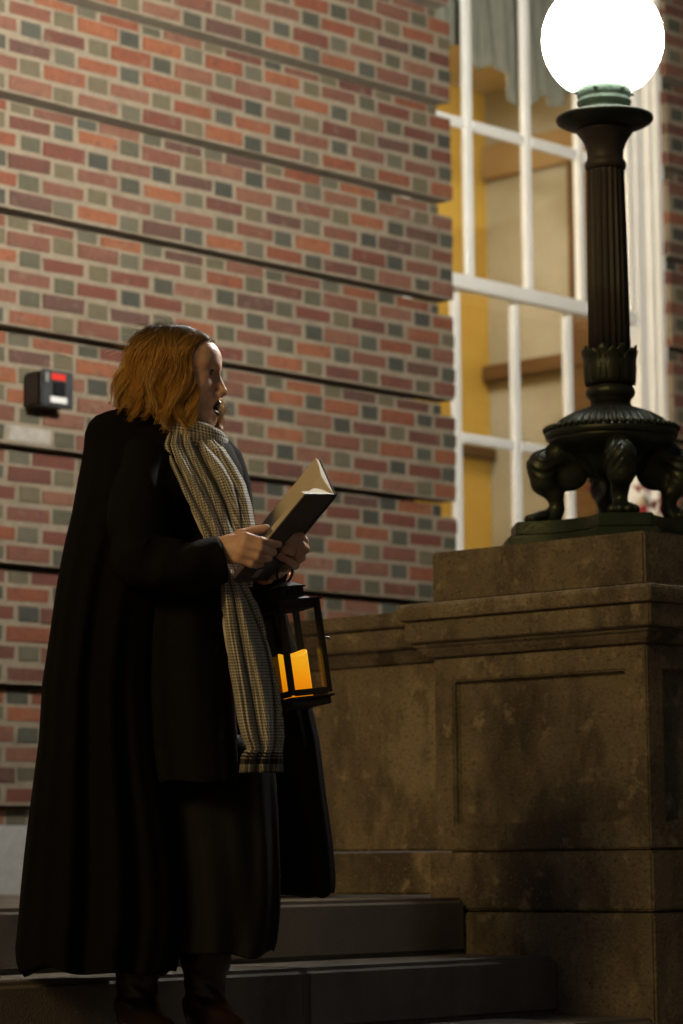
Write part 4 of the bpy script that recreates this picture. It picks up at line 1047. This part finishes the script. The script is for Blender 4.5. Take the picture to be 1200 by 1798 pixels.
# ================================================================== song book
COVER = mat('dark_book_cloth', (.052,.050,.060), .40, (.062,.058,.068), 60, bump=.35, bscale=500, spec=.45, bdist=.001)
COVIN = mat('violet_endpaper_edge', (.035,.025,.085), .4)
PAGE = mat('cream_paper', (.62,.55,.42), .8, (.56,.49,.36), 12)
def pages_extra(mt, n, l, b, vec): pass
ST = LP(590, 867, VS); SB = LP(465, 1019, VS); sdirb = SB-ST; SLEN = np.linalg.norm(sdirb); sdirb /= SLEN
NT = LP(537, 866, VS-.150); wn = NT-ST; WN = np.linalg.norm(wn); wn /= WN
FT = LP(563, 806, VS+.128); wf = FT-ST; WF = np.linalg.norm(wf); wf /= WF
nn_ = np.cross(wn, sdirb); nn_ /= np.linalg.norm(nn_); 
if nn_@wf < 0: nn_ = -nn_                       # inward normal of the near cover
nf_ = np.cross(wf, sdirb); nf_ /= np.linalg.norm(nf_)
if nf_@wn < 0: nf_ = -nf_
book = empty('song_book', SB, 'dark hardback song book held open in both hands', 'book')
def board(c0, w_, n_, W_, nm):
    t = .0030
    P = [c0, c0+w_*W_, c0+w_*W_+sdirb*SLEN, c0+sdirb*SLEN]
    MB().hexa([p-n_*t*.5 for p in P]+[p+n_*t*.5 for p in P]).build(nm, [COVER], book, bevel=.0010)
board(ST+wn*.004, wn, nn_, WN-.004, 'front_board'); board(ST+wf*.004, wf, nf_, WF-.004, 'back_board')
MB().tube([ST+sdirb*SLEN*t for t in np.linspace(0, 1, 8)], .0055, 10).build('spine', COVER, book, smooth=True)
# page blocks: curved leaves from the spine to each fore edge
def block(w_, n_, W_, th, nm, arch):
    b = MB(); rings = []
    for i in range(15):
        t = i/14; base = ST+sdirb*.004+w_*(.004+(W_-.009)*t); up = n_*(.0022); cur = n_*(th*(1-.15*t)+arch*math.sin(math.pi*min(t*1.25, 1))**1.5*(1-t)+.0035*math.sin(t*2.2))*min(1, t*6+.15)
        e = sdirb*(SLEN-.008); rings.append([base+up, base+up+cur, base+up+cur+e, base+up+e])
    b.loft(rings); b.build(nm, PAGE, book, smooth=True, auto=50)
block(wn, nn_, WN, .009, 'page_block', .020); block(wf, nf_, WF, .010, 'page_block', .020)
# small pale shelf label low on the cover
lc = LP(457, 1003, VS-.05); s0 = (lc-ST)@sdirb; t0 = .085
P0 = ST+sdirb*(SLEN-.034)+wn*.062-nn_*.0022
MB().hexa([P0, P0+wn*.030, P0+wn*.030+sdirb*.022, P0+sdirb*.022]+[p-nn_*.0006 for p in (P0, P0+wn*.030, P0+wn*.030+sdirb*.022, P0+sdirb*.022)]).build('label', mat('pale_label', (.34,.34,.38), .4), book)

# ================================================================== candle lantern
VLN = -.005
top = LP(502, 1042, VLN); bot = LP(530, 1243, VLN)
up_ = top-bot; LH_ = np.linalg.norm(up_); up_ /= LH_
AL = R(31); wr = EU*math.cos(AL)+EV*math.sin(AL); wr = wr-up_*(wr@up_); wr /= np.linalg.norm(wr); wd = np.cross(up_, wr)   # wr along the right face, wd into depth
if wd@EV < 0: wd = -wd
lant = empty('candle_lantern', bot, 'dark metal lantern with glass panes hanging from the left hand', 'lantern')
HWd = .053
def lp3(a, b, c): return bot+wr*a+wd*b+up_*c
z0, z1 = .018, .232
def lbox(nm, a, b, c, ha, hb, hc, m_=BLACKMETAL, bev=.0012): return MB().obox(lp3(a, b, c), (wr, wd, up_), (ha, hb, hc)).build(nm, m_, lant, bevel=bev)
lbox('base', 0, 0, .008, HWd*.92, HWd*.92, .008); lbox('base', 0, 0, .0185, HWd*1.06, HWd*1.06, .0024)
lbox('top_plate', 0, 0, z1, HWd*1.06, HWd*1.06, .0026)
for sx in (-1, 1):
    for sy in (-1, 1): lbox('post', sx*(HWd-.0062), sy*(HWd-.0062), (z0+z1)/2+.002, .0062, .0062, (z1-z0)/2-.0052)
FT_ = .0052
for (ax1, s) in (('w', -1), ('w', 1), ('d', -1), ('d', 1)):
    for zc_, hh in ((z0+.0120, .0070), (z1-.0110, .0070)):
        if ax1 == 'w': lbox('rail', 0, s*(HWd-.0062), zc_, HWd-.0130, .0035, hh)
        else: lbox('rail', s*(HWd-.0062), 0, zc_, .0035, HWd-.0130, hh)
    if ax1 == 'w': lbox('pane', 0, s*(HWd-.0062), (z0+z1)/2, HWd-.0130, .0010, (z1-z0)/2-.020, LANTERNGLASS, 0)
    else: lbox('pane', s*(HWd-.0062), 0, (z0+z1)/2, .0010, HWd-.0130, (z1-z0)/2-.020, LANTERNGLASS, 0)
# roof, vent neck and cap
def frus(nm, c0, c1, h0, h1, m_=BLACKMETAL):
    MB().hexa([lp3(a*h0, b*h0, c0) for a, b in ((-1,-1),(1,-1),(1,1),(-1,1))]+[lp3(a*h1, b*h1, c1) for a, b in ((-1,-1),(1,-1),(1,1),(-1,1))]).build(nm, m_, lant, bevel=.001)
frus('roof', z1+.0030, z1+.0085, .040, .034); frus('vent', z1+.0088, z1+.030, .030, .029)
PALE = mat('worn_pewter', (.22,.23,.24), .3, metal=.6)
frus('cap', z1+.0302, z1+.034, .033, .0335); frus('cap', z1+.0342, z1+.046, .032, .010, PALE)
for k in (-1, 0, 1):
    lbox('vent_slot', k*.014, -.0302, z1+.0195, .0028, .0009, .006, mat('slot_%d' % k, (.004,.004,.004), .9), 0)
# handle loop up into the left hand
hp = [lp3(.000, 0, z1+.045)]
h_hand = LP(501, 988, VS+.012)
pts = []
for t in np.linspace(0, math.pi*2, 29):
    c_ = (lp3(0,0,z1+.046)+h_hand)/2; vv = (h_hand-lp3(0,0,z1+.046))/2
    pts.append(c_ - vv*math.cos(t) + wr*.020*math.sin(t))
MB().tube(pts, .0028, 8, cap=False).build('handle', BLACKMETAL, lant, smooth=True)
# latch on the right edge
k0 = lp3(HWd+.001, -HWd*.80, .145)
MB().tube([k0-wr*.004, k0+wr*.004, k0+wr*.010-up_*.001, k0+wr*.017-up_*.003], [.0028,.0024,.0028,.0036], 8).build('latch', mat('steel_knob', (.5,.48,.45), .25, metal=.9), lant, smooth=True)

# ---- candle in the lantern
CANDLE = bpy.data.materials.new('glowing_wax'); CANDLE.use_nodes = True
n = CANDLE.node_tree.nodes; l = CANDLE.node_tree.links; b = n['Principled BSDF']
b.inputs['Base Color'].default_value = (.30,.15,.03,1); b.inputs['Roughness'].default_value = .5
b.inputs['Emission Color'].default_value = (1.0,.37,.006,1); b.inputs['Emission Strength'].default_value = 1.0
tc = n.new('ShaderNodeTexCoord'); sx = n.new('ShaderNodeSeparateXYZ'); l.new(tc.outputs['Object'], sx.inputs[0])
cr = n.new('ShaderNodeValToRGB'); e = cr.color_ramp.elements; mr = n.new('ShaderNodeMapRange'); mr.inputs[2].default_value = .11; l.new(sx.outputs[2], mr.inputs[0]); l.new(mr.outputs[0], cr.inputs[0])
e[0].color = (.80,.22,.002,1); e[1].color = (1,.50,.02,1); q = e.new(.45); q.color = (1.0,.36,.004,1); q = e.new(.75); q.color = (1.0,.47,.012,1)
l.new(cr.outputs[0], b.inputs['Emission Color'])      # glow painted into the wax by height, brighter towards the top
cnd = MB(); rings = []; rr_ = .0325; cb = .0215; chh = .098
for i in range(15):
    t = i/14
    ring = []
    for q in np.linspace(0, 2*math.pi, 40, endpoint=False):
        hz_ = chh+.006*math.sin(q+.6)+.004*math.sin(2*q+2)
        if i <= 10: r_, z_ = rr_, cb+hz_*i/10*.985+ .0
        else:
            f_ = (i-10)/4; r_, z_ = rr_*(1-.10*f_-.55*max(0, f_-.4)), cb+hz_*.985+.004*math.sin(min(f_*2.2, 3.14)) - .020*max(0, f_-.45)
        ring.append(lp3(r_*math.cos(q)-.004, r_*math.sin(q), z_))
    rings.append(ring)
cnd.loft(rings); cno = top_build(cnd, 'candle', CANDLE, 'glowing amber pillar candle inside the metal lantern', 'candle', smooth=True)
# ================================================================== put the ground at Z = 0
for o in list(bpy.data.objects):
    if o.parent is None: o.location.z += -GZ
